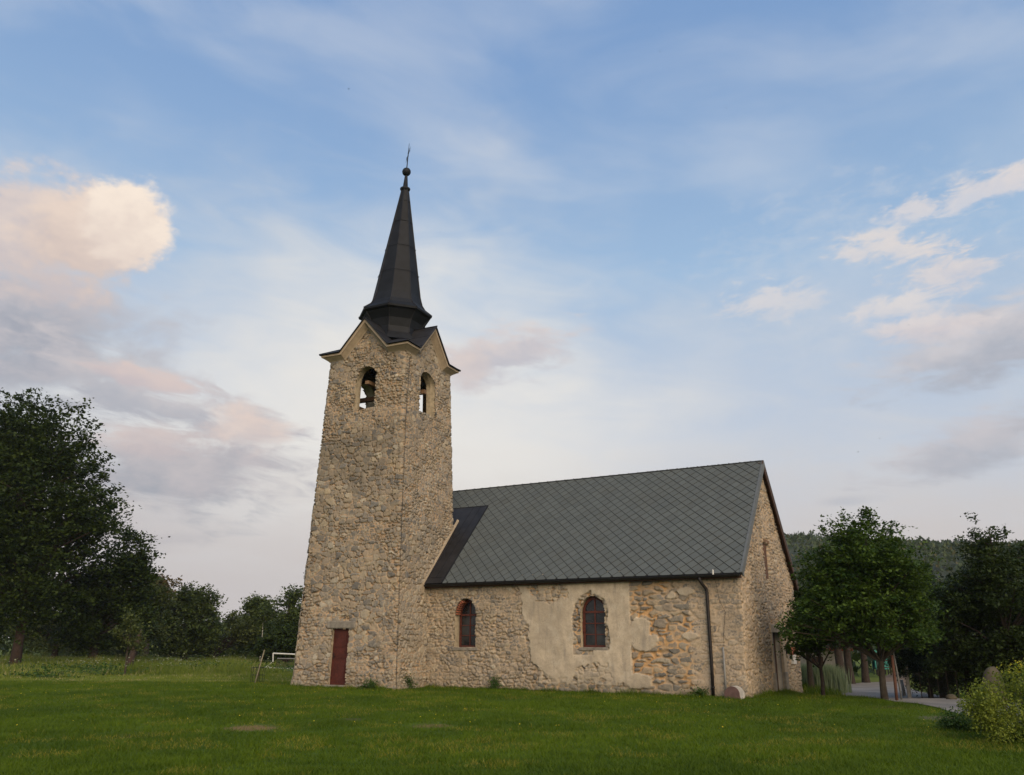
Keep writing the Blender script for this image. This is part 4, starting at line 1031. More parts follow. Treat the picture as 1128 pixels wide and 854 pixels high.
# white cap on the gutter and its wire
mb = MB(); mb.lathe([(0.026, HE-0.08), (0.026, HE+0.06), (0.015, HE+0.075)], 10, (-0.72, -OV-0.15)); mb.build('conductor_cap', M['white'], church)
mb = MB(); mb.tube([(-0.72, -OV-0.14, HE-0.1), (-0.72, -0.10, HE-0.35), (-0.66, -0.05, 2.9), (-0.50, -0.05, 2.55), (-0.60, -0.04, 1.9), (-0.62, -0.05, 1.5)], 0.006, 5); mb.build('lightning_cable', M['gutter'], church)
mb = MB(); mb.tube([(-0.64, -0.08, -0.05), (-0.64, -0.075, 1.5)], 0.032, 10); mb.build('conduit', M['greypipe'], church, True)
# iron plugs and put-log holes in the plaster
for x, z in ((-4.42, 2.48), (-6.30, 2.42)): MB().box(x-0.06, -0.03, z-0.03, x+0.06, 0.02, z+0.02).build('iron_plug', M['brown'], church)
# round-topped slab leaning at the corner
rb = thing('gravestone_slab', 'round topped dark red slab with pale rim leaning on the church corner', 'stone slab', wc((-0.36, -0.30, -0.02)), -AL)
def dslab(r, y0_, y1_, h, ox=0, oz=0):
    mb = MB(); P = [(-r, -0.05)]+[(r*math.cos(math.pi*(1-i/18))+ox, h-r+r*math.sin(math.pi*(1-i/18))*0.96+oz) for i in range(19)]+[(r, -0.05)]
    n = len(P); mb.v = [(u, y+z*0.28, z) for y in (y0_, y1_) for u, z in P]; mb.f = [tuple(range(n))[::-1], tuple(range(n, 2*n))]+[(i, (i+1) % n, n+(i+1) % n, n+i) for i in range(n)]
    return mb
dslab(0.30, -0.05, 0.10, 0.40, 0.03, 0).build('slab', M['offwhite'], rb, bevel=0.02)
dslab(0.235, -0.085, -0.05, 0.38, -0.04, 0).build('slab_face', M['redstone'], rb, bevel=0.012)
# ------------------------------------------------------------------ trees at the right
b = gd(966, 26.0)
tree('broadleaf_tree', 'leafy green tree with mossy forked trunk on the lawn, nearest tree to the gable', 'tree', b, 4.9, 0.092,
     [(0,0,3.2,1.9,1.9,1.3), (-1.0,0,2.7,1.6,1.5,1.0), (0.8,0.2,2.7,1.25,1.4,0.95), (0,-0.3,4.1,1.6,1.5,1.0), (-0.3,0,4.8,1.0,1.0,0.75), (-2.2,0,2.1,0.75,0.8,0.45), (0.2,-0.6,1.9,1.4,1.2,0.4), (1.0,0,2.2,0.8,1.0,0.7), (-1.3,0.2,3.7,0.9,1.0,0.8), (0.15,0,5.5,0.25,0.25,0.5), (-0.55,0,5.35,0.2,0.2,0.4), (0.85,0,4.9,0.4,0.4,0.5)],
     1750, 26, 0.105, 0.19, L['linden'], M['bark'], 4, 0.26, hole=0.36, stems=1, twigs=130)
b = gd(900, 28.6)
tree('sapling', 'young tree with a thin dark trunk close behind the church corner', 'tree', b, 3.4, 0.06,
     [(0,0,2.2,1.0,1.0,0.8), (0.3,0,2.9,0.9,0.9,0.8), (-0.5,0,1.6,0.6,0.7,0.35), (0.7,0.2,1.9,0.9,0.8,0.5)], 330, 24, 0.11, 0.20, L['linden'], M['darkbark'], 9, 0.3, hole=0.36, twigs=50)
for i, (px, D, h, r, lb, lm, tr_) in enumerate([
     (888, 36.0, 5.0, 1.9, 'small dark tree with a pale brown trunk between church and greenery strip', 'dark', 0.14),
     (921, 43.0, 6.2, 2.2, 'thick trunked dark tree beside the pale building across the road', 'dark', 0.24),
     (931, 44.5, 6.5, 2.2, 'dark tree just right of the thick trunked one across the road', 'dark', 0.22),
     (948, 46.0, 6.4, 2.3, 'dark tree near the dirt track, seen left of the forked trunk', 'dark', 0.20),
     (1003, 52.0, 7.5, 2.6, 'dark tree rising beyond the end of the dirt track', 'dark', 0.20)]):
    tree('roadside_tree', lb, 'tree', gd(px, D), h, tr_, [(0,0,h*0.56,r,r,h*0.24), (0.4*r,0,h*0.7,r*0.7,r*0.7,h*0.2), (-0.5*r,0.2,h*0.48,r*0.7,r*0.7,h*0.14), (-0.2*r,0,h*0.82,r*0.5,r*0.5,h*0.14)],
         420, 20, 0.16, 0.32, L[lm], M['bark'] if i == 0 else M['darkbark'], 20+i, 0.3, group='dark trees across the road', hole=0.3, twigs=40)
tree('columnar_conifer', 'dark pointed conifer between the two leafy trees at the right', 'tree', gd(1030, 33.0), 5.0, 0.12,
     [(0,0,1.3,0.95,0.95,1.1), (0,0,2.4,0.78,0.78,1.1), (0,0,3.4,0.50,0.50,0.9), (0,0,4.3,0.25,0.25,0.75)], 900, 26, 0.075, 0.13, L['thuja'], M['darkbark'], 31, 0.05, hole=0.2, twigs=20)
tree('rounded_conifer', 'dense dark clipped conifer on a pale trunk by the road bend', 'tree', gd(993, 31.5), 2.9, 0.07,
     [(0,0,1.55,0.62,0.6,0.75), (0.15,0,2.3,0.6,0.55,0.7)], 520, 26, 0.07, 0.12, L['thuja'], M['offwhite'], 32, 0.25, hole=0.2, twigs=14)
tree('garden_tree', 'dark leafy tree left of the tallest one behind the road', 'tree', gd(1058, 29.5), 4.9, 0.14,
     [(0,0,2.3,1.6,1.5,1.5), (0.6,0,3.4,1.1,1.1,0.95), (-0.6,0,3.1,0.9,1.0,0.8), (0.2,0,1.0,1.5,1.4,0.8)], 900, 24, 0.10, 0.21, L['dark'], M['darkbark'], 33, 0.1, hole=0.32)
tree('garden_tree', 'tallest tree at the right edge with a loose spiky top', 'tree', gd(1108, 28.0), 6.6, 0.16,
     [(0,0,2.8,1.9,1.8,1.8), (0.2,0,4.2,1.3,1.3,0.9), (-0.3,0,4.9,0.75,0.8,0.45), (0.9,0,4.8,0.7,0.7,0.4), (-0.45,0,5.8,0.2,0.2,0.6), (0.45,0,5.3,0.35,0.3,0.3), (-0.2,0,5.3,0.35,0.3,0.4), (0.2,0,1.2,1.8,1.6,0.9)], 1250, 22, 0.11, 0.21, L['dark'], M['darkbark'], 34, 0.1, hole=0.36)
tree('garden_tree', 'broad dark tree cut by the right edge of the picture', 'tree', gd(1165, 30.0), 5.2, 0.16,
     [(0,0,2.6,2.1,1.9,1.8), (0.2,0,4.0,1.4,1.3,0.9), (-0.8,0,1.4,1.3,1.3,0.9)], 900, 22, 0.11, 0.22, L['dark'], M['darkbark'], 35, 0.1, hole=0.3)
tree('hedge_tree', 'low dark tree crowding the chain fence beside the road', 'tree', gd(1016, 32.5), 3.0, 0.10,
     [(0,0,1.2,0.95,0.9,1.0), (0.7,0.1,1.5,0.9,0.8,1.1), (0.2,0,2.2,0.6,0.6,0.6)], 620, 26, 0.085, 0.17, L['dark'], M['darkbark'], 36, 0.08, hole=0.25)

# ------------------------------------------------------------------ trees at the left
def big(px, D, h, lobes, lb, nm='meadow_tree', lm='big', bark='darkbark', tr_=0.35, n=700, per=26, leaf=0.30, sp=0.62, seed=1, first=0.2, group=None, **kw):
    return tree(nm, lb, 'tree', gd(px, D), h, tr_, lobes, n, per, leaf, sp, L[lm], M[bark], seed, first, group=group, **kw)
S_ = 62.0/FOC                                     # metres per measured unit at the first row
big(22, 60, 19.5, [(-1.5,0,11,6.0,5.5,5.0), (0.2,0,8,4.6,5,3.4), (3.2,0,11.2,3.0,3.5,1.8), (-1.4,0,16.6,4.2,4.2,3.4), (-5,0,15,4,4,4), (0.2,0,5.2,3.9,4,1.7), (-5,0,7,4.5,4,3.5), (0.6,0,14.4,4.0,3.5,2.2), (4.2,0,9.8,2.0,2.5,1.0), (-1.6,0,3.9,4.2,4,1.3), (-5,0,14,4.5,4,4)],
    'huge dark spreading tree with a reddish trunk at the left edge of the meadow', bark='redbark', tr_=0.33, n=3300, per=28, leaf=0.27, sp=0.62, seed=51, hole=0.30, first=0.16, flat=0.3, droop=0.4, twigs=170)
big(106, 66, 11.4, [(0,0,4.6,3.6,3.5,3.0), (1.2,0,7.6,2.3,2.5,1.6), (-1.4,0,5.4,1.8,2.3,1.2), (1.6,0,9.2,1.5,1.5,0.9), (2.5,0,6.9,1.7,2,1.0), (0.2,0,2.6,3.7,3,1.5), (2.6,0,4.2,1.5,1.7,1.6), (2.6,0,8.3,1.0,1.2,0.7)],
    'tall dark tree right beside the huge one with a knobbly crown', lm='big', n=1200, seed=52, hole=0.38, leaf=0.27, sp=0.55, first=0.14, tr_=0.36)
big(150, 72, 6.6, [(0,0,3.4,2.3,2,2.4), (0.9,0,5.0,1.5,1.5,1.3), (-0.6,0,1.8,2.4,2,1.2)], 'olive green tree with a broken stub of trunk before it', lm='olive', n=420, seed=53, leaf=0.28, sp=0.5, first=0.1)
big(163, 95, 9.6, [(0,0,6.0,2.9,2.5,2.8), (0.8,0,8.0,1.8,1.8,1.2), (-1.5,0,7.0,1.6,1.8,1.4)], 'tree with rusty orange turning leaves behind the meadow', lm='orange', n=380, seed=54, leaf=0.34, sp=0.6)
big(206, 80, 7.6, [(0,0,3.3,3.0,2.6,2.1), (-0.3,0,6.1,1.7,1.8,1.0), (0.9,0,5.3,1.8,1.8,1.0), (-1.5,0,4.9,1.3,1.4,0.8), (0,0,1.6,3.2,2.6,1.2)], 'rounded dark green tree standing alone against the sky in the middle of the left row', lm='far', n=700, seed=55, hole=0.36, leaf=0.28, sp=0.5, first=0.12)
big(238, 84, 4.9, [(0,0,2.3,3.6,2.2,1.7), (1.7,0,2.9,2.2,1.8,1.6), (-1.8,0,1.6,1.7,1.5,1.0)], 'low wide olive bush at the far edge of the meadow', nm='bush', lm='olive', n=520, seed=56, leaf=0.27, sp=0.45, first=0.02, tr_=0.15)
big(291, 88, 6.6, [(-0.6,0,3.6,2.1,2,1.9), (-0.9,0,5.4,1.4,1.4,0.8), (1.6,0,3.2,1.9,1.8,1.6), (0.4,0,1.8,2.6,2.2,1.1)], 'dark tree standing behind the slim pale birch', lm='far', n=600, seed=57, leaf=0.28, sp=0.5, first=0.1)
big(289, 78, 5.4, [(0.1,0,4.2,0.8,0.8,1.0), (0.5,0,3.2,0.7,0.7,0.6)], 'slim pale trunked birch with sparse leaves left of the tower', nm='birch_tree', lm='far', bark='offwhite', tr_=0.07, n=60, per=18, seed=58, leaf=0.2, sp=0.4, first=0.25, twigs=30)
big(316, 82, 7.2, [(0,0,3.9,1.7,1.6,2.2), (0.4,0,6.0,0.8,0.8,0.8), (1.6,0,3.6,1.6,1.6,1.7)], 'loose feathery tree half hidden by the tower edge', lm='far', n=330, seed=59, leaf=0.26, sp=0.55, first=0.1, hole=0.42)
big(318, 74, 4.0, [(0,0,1.7,2.2,1.7,1.4), (1.4,0,2.2,1.6,1.4,1.4), (-1.5,0,1.1,1.2,1.2,0.9)], 'green bush at the foot of the tower edge beyond the meadow', nm='bush', lm='big', n=420, seed=60, leaf=0.25, sp=0.42, first=0.02, tr_=0.1)
big(-25, 90, 13, [(0,0,6,6,4,5), (3,0,9,3,3,3)], 'dark tree behind the huge one at the left edge', lm='dark', n=600, seed=61, leaf=0.34, sp=0.7)
big(64, 86, 7.5, [(0,0,3.4,4.2,3,3.0), (3,0,3,3,2.5,2.4)], 'olive tree filling the gap between the two tall dark trees', lm='olive', n=520, seed=62, leaf=0.30, sp=0.6)
tree('young_tree', 'small leafy young tree alone in the long grass', 'tree', gp(137, 744), 3.4, 0.045, [(0,0,2.0,0.85,0.8,0.7), (-0.2,0,2.8,0.5,0.5,0.5), (0.5,0,1.5,0.6,0.6,0.4)], 80, 18, 0.14, 0.26, L['olive'], M['bark'], 63, 0.25, hole=0.42, twigs=30)
b = gd(147, 55)
st_ = thing('tree_stump', 'tall broken reddish stub of a dead trunk in the meadow', 'tree stump', b)
MB().tube([(0,0,-0.1), (0.05,0,0.5), (0.18,0.02,1.3), (0.42,0,2.1), (0.5,0,2.45)], [0.30,0.21,0.17,0.14,0.04], 10).build('trunk', M['redbark'], st_, True)
MB().tube([(0.15,0,1.2), (0.5,0.05,1.7), (0.62,0.05,2.0)], [0.07,0.05,0.015], 7).build('broken_branch', M['redbark'], st_)

# woods masses (nobody could count these)
def mass(name, label, P, leaf, lm, seed, tone=None, flat=1.0):
    rs = RS(seed); o = link(name, leaves_mesh(name, P, rnorm(rs, len(P), 0.5), leaf, fbm(P[:, 0]/leaf*0.12, P[:, 1]/leaf*0.12+P[:, 2]/leaf*0.3, seed, 3), seed=seed), L[lm]); return tag(o, label, 'woodland', kind='stuff')
rs = RS(71); n = 120000                            # woods on the hill: tree tops as small domes of leaf clumps
nt = 4200; ta_ = 8+56*rs.rand(nt)**0.9; td = 150+230*np.sqrt(rs.rand(nt)); k = rs.randint(nt, size=n); d = rs.normal(size=(n, 3)); d /= np.linalg.norm(d, axis=1, keepdims=True); d[:, 2] = np.abs(d[:, 2])
rr_ = (3.2+2.6*rs.rand(nt))[k]
hx, hy = td*np.sin(np.radians(ta_)), td*np.cos(np.radians(ta_))
hzv = -1.2+(D1*np.tan(np.radians(hill_el(ta_)))+1.7)*ss(td, D0, D1)+5*(fbm(ta_*0.5, td*0.03, 41, 4)-0.5)*ss(td, D0, D1)-4.2
P = np.stack([hx[k]+d[:, 0]*rr_, hy[k]+d[:, 1]*rr_, hzv[k]+d[:, 2]*rr_*1.05], 1)
mass('hill_woodland', 'wooded hillside along the skyline at the right', P, 1.6, 'hill', 72)
rs = RS(73); nt = 150; tx = -75+70*rs.rand(nt); ty = 100+35*rs.rand(nt); hh = 3.0+2.6*rs.rand(nt); n = 15000; k = rs.randint(nt, size=n); d = rs.normal(size=(n, 3)); d /= np.linalg.norm(d, axis=1, keepdims=True)
P = np.stack([tx[k]+d[:, 0]*2.6, ty[k]+d[:, 1]*2.4, -0.8+hh[k]*0.55+d[:, 2]*hh[k]*0.5], 1)
mass('far_woodland', 'low dark belt of woods beyond the meadow at the left', P, 0.75, 'far', 74)
rs = RS(75); nt = 60; tx = 22+50*rs.rand(nt); ty = 56+32*rs.rand(nt); hh = 4.0+2.0*rs.rand(nt); n = 9000; k = rs.randint(nt, size=n); d = rs.normal(size=(n, 3)); d /= np.linalg.norm(d, axis=1, keepdims=True)
P = np.stack([tx[k]+d[:, 0]*2.3, ty[k]+d[:, 1]*2.2, -0.6+hh[k]*0.55+d[:, 2]*hh[k]*0.5], 1)
mass('village_woodland', 'dark belt of trees beyond the road at the right', P, 0.55, 'dark', 76)

# ------------------------------------------------------------------ bushes and weeds
plant('goldenrod_bush', 'yellow green feathery bush by the road at the right edge', 'bush', gp(1122, 818),
      [(0,0,0.5,0.85,0.8,0.55), (0.35,0.1,0.98,0.5,0.5,0.35), (-0.5,0,0.6,0.35,0.4,0.38), (1.0,0.3,0.7,0.8,0.8,0.7), (0.0,-0.3,0.25,0.9,0.7,0.3)], 15000, 0.042, L['yellow'], 81, 60, up=0.1)
plant('bramble_bush', 'low green bramble spilling onto the lawn before the yellow bush', 'bush', gp(1080, 806),
      [(0,0,0.22,0.55,0.5,0.28), (0.6,-0.3,0.2,0.7,0.5,0.26), (-0.35,0.2,0.12,0.3,0.3,0.16)], 5200, 0.045, L['weed'], 82, 24)
for i, (x, y, s, h, lb) in enumerate([(-12.05, -1.4, 0.55, 0.34, 'leafy weeds in the corner between tower and nave'), (-12.7, -2.5, 0.42, 0.24, 'bushy weeds at the front corner of the tower'),
                               (-8.9, -0.14, 0.09, 0.34, 'single tall weed growing up the nave wall'), (-1.6, -0.22, 0.62, 0.15, 'clump of weeds round the foot of the downpipe')]):
    p = wc((x, y, 0)); p.z = float(tz(p.x, p.y))
    plant('wall_weed', lb, 'weeds', p, [(0,0,h*0.4,s,0.16,h*0.5), (0.3*s,0,h*0.7,s*0.35,0.12,h*0.4)], 420+int(900*s*h*4), 0.055, L['weed'], 90+i, 8, group='weeds along the church wall')
p = wc(TM @ Vector((-2.20, -1.6, 4.15)))
tg = thing('wall_plant', 'small dark tuft growing out of the left edge of the tower', 'weeds', p)
rs = RS(99); q = rs.normal(size=(260, 3))*np.array([0.09, 0.12, 0.14])+np.array([-0.08, 0, 0]); link('foliage', leaves_mesh('foliage', q, rnorm(rs, 260, 0.2), 0.07, rs.rand(260), seed=3), L['dark'], tg)
mb = MB(); [mb.tube([(0.1,0,-0.1), tuple(q[i])], 0.006, 4) for i in range(10)]; mb.build('stem', M['darkbark'], tg)

# ------------------------------------------------------------------ things by the road
def pole(name, label, a, b_, r, mat, cat='pole', n=8, group=None):
    t = thing(name, label, cat, a, 0, group); d = Vector(b_)-Vector(a)
    MB().tube([Vector((0,0,-0.1)), d*0.5+Vector((0.01,0,0)), d], [r, r*0.95, r*0.9], n).build('shaft', mat, t, True)
    MB().tube([d*0.985, d*1.004], [r*1.06, r*0.8], n).build('end_cap', mat, t)
    return t
a = gd(978.5, 25.6); pole('timber_pole', 'reddish wooden stake standing right of the forked tree', a, (a.x+0.02, a.y, hz(721, 25.6)), 0.045, simple('red_stake', (0.10,0.045,0.028), 0.85, 0.3, 9, 0.4), 'stake')
a = gd(984, 25.9); pole('metal_pole', 'thin grey pole leaning beside the reddish stake', a, (a.x-0.08, a.y, hz(716, 25.9)), 0.026, simple('grey_pole', (0.13,0.13,0.12), 0.6, 0.2, 9, 0.2), 'pole')
a = gp(996.5, 767.5); pole('road_post', 'short whitewashed post on the verge at the bend', a, (a.x-0.05, a.y, a.z+0.62), 0.065, M['offwhite'], 'post')
b = gd(912, 48); t = thing('pale_building', 'pale rendered shed half hidden by trees across the road', 'building', b, R(-18))
MB().box(-2.4,0,-0.4,0.9,4,1.7).build('wall', M['offwhite'], t)
mb = MB(); mb.v = [(x,y,z) for z0_ in (0,0.12) for x,y,z in ((-2.7,-0.3,1.62+z0_),(1.2,-0.3,1.62+z0_),(1.2,2,2.7+z0_),(-2.7,2,2.7+z0_),(1.2,4.3,1.62+z0_),(-2.7,4.3,1.62+z0_))]
mb.f = [(0,1,2,3)[::-1],(3,2,4,5)[::-1],(6,7,8,9),(9,8,10,11),(0,1,7,6),(5,4,10,11),(1,2,8,7),(2,4,10,8),(0,3,9,6),(3,5,11,9)]; mb.build('roof', M['brick'], t)
MB().box(-1.2,-0.03,-0.3,-0.4,0.02,1.3).build('door', M['brown'], t)
# strip of tall pale reeds behind the church corner
rs = RS(101); n = 5200; c1, c2 = gd(880, 38.5), gd(916, 37.0); f = rs.rand(n)
bx = c1.x+(c2.x-c1.x)*f+rs.normal(size=n)*0.15; by = c1.y+(c2.y-c1.y)*f+rs.normal(size=n)*0.5; bz = tz(bx, by); hgt = 0.75+0.45*rs.rand(n)
def blades(name, bx, by, bz, h, w, lean, seed):
    rs = RS(seed); n = len(bx); a = rs.rand(n)*2*math.pi; ca, sa = np.cos(a), np.sin(a); ln = lean*h*rs.normal(size=n); l2 = lean*h*rs.normal(size=n)
    w = w*(0.7+0.6*rs.rand(n))
    V = np.stack([np.stack([bx-ca*w/2, by-sa*w/2, bz-0.01], 1), np.stack([bx+ca*w/2, by+sa*w/2, bz-0.01], 1), np.stack([bx+ln, by+l2, bz+h], 1)], 1).reshape(-1, 3)
    t = np.clip((0.55*fbm(bx*0.5, by*0.5, seed, 3)+0.45*fbm(bx*2.6, by*2.6, seed+1, 3)-0.5)*2.6+0.5, 0, 1)*0.62+rs.rand(n)*0.38
    C = np.stack([t, np.clip(rs.rand(n)*0.85+0.30*ss(fbm(bx*1.1+5, by*1.1, seed+2, 3), 0.5, 0.7), 0, 1), rs.rand(n), np.ones(n)], 1).repeat(3, 0)
    return npmesh(name, V, np.arange(n*3).reshape(n, 3), False, {'lv': C})
tag(link('reed_strip', blades('reed_strip', bx, by, bz, hgt, 0.05, 0.10, 102), leafmat('pale_reeds', (0.16,0.21,0.13), (0.28,0.33,0.20))), 'strip of tall pale green reeds behind the church corner', 'reeds', kind='stuff')
# rail fence, turquoise slide, wire fence, boulder and kerb stone
def rails(name, label, cat, p0, p1, nposts, h, r, mat, nr=2, mesh=False):
    t = thing(name, label, cat, p0); d = Vector(p1)-Vector(p0)
    for i in range(nposts):
        q = d*(i/(nposts-1)); z = float(tz(p0[0]+q.x, p0[1]+q.y))-p0[2]
        MB().tube([(q.x,q.y,z-0.2), (q.x,q.y,z+h)], r, 8).build('post', mat, t)
    for j in range(nr):
        zz = h*(0.95-0.42*j); MB().tube([(0,0,zz), (d.x*0.5,d.y*0.5,zz-0.01+d.z*0.5), (d.x,d.y,zz+d.z)], r*0.75, 6).build('rail', mat, t)
    return t
a, b = gd(962, 56), gd(1003, 58); rails('rail_fence', 'two rail wooden fence across the end of the dirt track', 'fence', a, b, 4, 1.0, 0.05, M['bark'])
a, b = gd(1006, 30.5), gd(1046, 29.0); fn = rails('wire_fence', 'low dark wire fence under the trees along the road', 'fence', a, b, 5, 0.95, 0.014, M['bark'], 1)
mb = MB(); d = b-a
for i in range(52): mb.tube([(d.x*i/51, d.y*i/51, 0.02), (d.x*i/51, d.y*i/51, 0.9)], 0.004, 3, False)
for i in range(7): mb.tube([(0,0,0.08+0.13*i), (d.x,d.y,0.08+0.13*i+d.z)], 0.004, 3, False)
mb.build('wire_mesh', M['gutter'], fn)
b = gd(972.5, 59); t = thing('playground_slide', 'small turquoise playground slide beyond the rail fence', 'slide', b)
tq = simple('turquoise_plastic', (0.03,0.22,0.18), 0.5, 0.15, 4, 0.05)
mb = MB()
for y in (-0.28, 0.24): mb.box(-0.9,y,0.35,0.0,y+0.05,1.6)
mb.v += [(-0.9,-0.25,1.35),(-0.9,0.25,1.35),(0.0,0.25,1.35),(0.0,-0.25,1.35)]; b0 = len(mb.v)-4; mb.f.append((b0,b0+1,b0+2,b0+3))
mb.build('platform', tq, t)
mb = MB(); P = [(0,1.35),(0.5,1.0),(1.1,0.5),(1.6,0.2),(2.0,0.16)]
for x,z in P: mb.v += [(x,-0.25,z+0.15),(x,-0.23,z),(x,0.23,z),(x,0.25,z+0.15)]
for i in range(4):
    for k in range(3): mb.f.append((i*4+k,(i+1)*4+k,(i+1)*4+k+1,i*4+k+1))
mb.build('chute', tq, t)
for x in (-0.85,-0.05): MB().tube([(x,0.22,-0.1),(x,0.22,1.35)],0.04,8).build('leg', M['gutter'], t)
for x in (-0.85,-0.05): MB().tube([(x,-0.22,-0.1),(x,-0.22,1.35)],0.04,8).build('leg', M['gutter'], t)
def boulder(name, label, loc, sx, sy, sz, mat, seed, cat):
    n, m_ = 30, 20; V = []
    for j in range(m_+1):
        ph = math.pi*j/m_
        for i in range(n):
            th = 2*math.pi*i/n; x, y, z = math.sin(ph)*math.cos(th), math.sin(ph)*math.sin(th), math.cos(ph)
            k = 0.86+0.30*float(fbm(x*1.6+seed+z, y*1.6+z*1.3, seed, 3)); V.append((x*sx*k, y*sy*k, z*sz*k+sz*0.72))
    Fc = [(j*n+i, (j+1)*n+i, (j+1)*n+(i+1)%n, j*n+(i+1)%n) for j in range(m_) for i in range(n)]
    me = bpy.data.meshes.new(name); me.from_pydata(V, [], Fc); me.update(); me.polygons.foreach_set('use_smooth', [True]*len(Fc))
    o = link(name, me, mat); o.location = loc; tag(o, label, cat); return o
boulder('standing_boulder', 'tall pale brown standing boulder behind the yellow bush', gd(1085, 22.5), 0.27, 0.25, 0.60, simple('boulder_stone', (0.065,0.055,0.035), 0.95, 0.3, 5, 0.6), 3, 'boulder')
boulder('standing_boulder', 'smaller pale boulder at the right edge behind the yellow bush', gd(1118, 22.8), 0.24, 0.25, 0.48, bpy.data.materials['boulder_stone'], 8, 'boulder')
boulder('kerb_stone', 'small squat grey stone on the far verge of the road', gp(1048, 771.5), 0.16, 0.13, 0.10, bpy.data.materials['boulder_stone'], 5, 'stone')
# reflectors: small orange marks on the near tree stake
# ------------------------------------------------------------------ meadow things
g0 = gd(297, 58); t = thing('goal_frame', 'small white metal goal frame lying behind the left edge of the tower', 'goal', g0, R(4))
wm = M['white']
def zrel(x): return 0
for nm, pts in (('crossbar', [(0.35,0,0.98), (3.3,0,0.86)]), ('side_post', [(0.35,0,0.98), (0.38,0.02,0.45), (-0.12,0.05,0.06)]), ('ground_bar', [(-0.12,0.05,0.06), (1.2,0.05,0.0), (3.2,0.05,-0.04)]), ('side_post', [(3.3,0,0.86), (3.2,0.05,-0.04)])):
    MB().tube(pts, 0.045, 8).build(nm, wm, t)
MB().tube([(0.4,1.3,0.62), (3.2,1.3,0.58)], 0.035, 8).build('rear_bar', M['greypipe'], t)
mb = MB()
for i in range(26): mb.tube([(0.4+i*0.11, 0.1, 0.02), (0.4+i*0.11, 0.9, 0.22), (0.4+i*0.11, 1.3, 0.58)], 0.012, 3, False)
for i in range(8): mb.tube([(0.38, 0.1+i*0.16, 0.02+i*0.045), (3.2, 0.1+i*0.16, 0.02+i*0.045)], 0.012, 3, False)
mb.build('net', M['brown'], t)
a = gp(280.0, 753.5); po = simple('weathered_stake', (0.20,0.175,0.12), 0.9, 0.3, 12, 0.4)
pole('garden_stake', 'pale crooked stake on the lawn edge left of the tower', a, (a.x+0.27, a.y+0.1, a.z+1.30), 0.028, po, 'stake')
a = gp(283.5, 752.5); pole('garden_stake', 'thin dark stake beside the pale crooked one left of the tower', a, (a.x+0.01, a.y, a.z+0.75), 0.02, M['bark'], 'stake')
a = gp(278.0, 752.0); cg = thing('plant_guard', 'round wire plant guard around the stakes at the lawn edge', 'plant guard', a)
mb = MB()
for z in (0.05,0.3,0.6): mb.tube([(0.28*math.cos(k*math.pi/8)+0.2, 0.28*math.sin(k*math.pi/8), z) for k in range(17)], 0.006, 4, False)
for k in range(12): mb.tube([(0.28*math.cos(k*math.pi/6)+0.2, 0.28*math.sin(k*math.pi/6), 0), (0.28*math.cos(k*math.pi/6)+0.2, 0.28*math.sin(k*math.pi/6), 0.62)], 0.005, 4, False)
mb.build('wire_mesh', M['gutter'], cg)

# ------------------------------------------------------------------ grass
def church_mask(x, y, pad=0.0):
    q0 = [wc(p) for p in ((-12.4-pad, -0.02-pad, 0), (pad, -pad, 0), (pad, 8.6, 0), (-12.4, 8.6, 0))]
    q1 = [wc(TM @ Vector(p)) for p in ((-2.28, -2.28, 0), (2.28, -2.28, 0), (2.28, 2.28, 0), (-2.28, 2.28, 0))]
    return inpoly(x, y, [(p.x, p.y) for p in q0]) | inpoly(x, y, [(p.x, p.y) for p in q1])
rs = RS(111)
n = 620000; y = 10.6+27*rs.rand(n)**1.15; x = (rs.rand(n)*2-1)*(0.72*y+0.8)
keep = ~church_mask(x, y) & ~inpoly(x, y, road_poly) & ~inpoly(x, y, drive_poly) & (y < 36.2)
for q, rx, ry in ((gp(275,802), 0.85, 0.95), (gp(475,800), 0.65, 0.75), (gp(1045,792), 0.9, 0.8), (gp(388,793), 0.3, 0.5)):
    d = np.hypot((x-q.x)/rx, (y-q.y)/ry)+(fbm(x*4, y*4, 5, 2)-0.5)*0.8; keep &= ~((rs.rand(n) < 0.9*(1-ss(d, 0.45, 1.15))))
x, y = x[keep], y[keep]; n = len(x)
h = (0.020+0.075*fbm(x*1.6, y*1.6, 113, 4)**1.3)*(0.5+0.9*rs.rand(n))*(0.85+0.012*y)
lg = leafmat('grass_blades', (0.036,0.070,0.003), (0.100,0.152,0.006), (0.22,0.20,0.03), trans=0.3)
tag(link('lawn_grass', blades('lawn_grass', x, y, tz(x, y), h, 0.016, 0.8, 112), lg), 'short mown green grass of the lawn', 'grass', kind='stuff')
# taller fringe the mower missed along the wall foot
n = 9000; f = rs.rand(n); A_ = [wc((-12.2, -0.05, 0)), wc((0.1, -0.1, 0))]; B_ = [wc(TM @ Vector((-2.35, -2.42, 0))), wc(TM @ Vector((2.35, -2.42, 0)))]; C_ = [wc((0.12, 0.0, 0)), wc((0.12, 8.5, 0))]
sg = rs.randint(4, size=n); P0 = np.array([(A_, B_, C_, A_)[q][0][:2] for q in sg]); P1 = np.array([(A_, B_, C_, A_)[q][1][:2] for q in sg]); x, y = (P0+(P1-P0)*f[:, None]).T
off = np.abs(rs.normal(size=n))*0.10; x = x+np.where(sg == 2, 0.87, -0.49)*off; y = y+np.where(sg == 2, -0.49, -0.87)*off
h = 0.04+0.20*fbm(x*2.2, y*2.2, 141, 4)**2*2*rs.rand(n)
tag(link('fringe_grass', blades('fringe_grass', x, y, tz(x, y), h, 0.016, 0.5, 142), lg), 'longer grass fringe along the foot of the church walls', 'grass', kind='stuff')
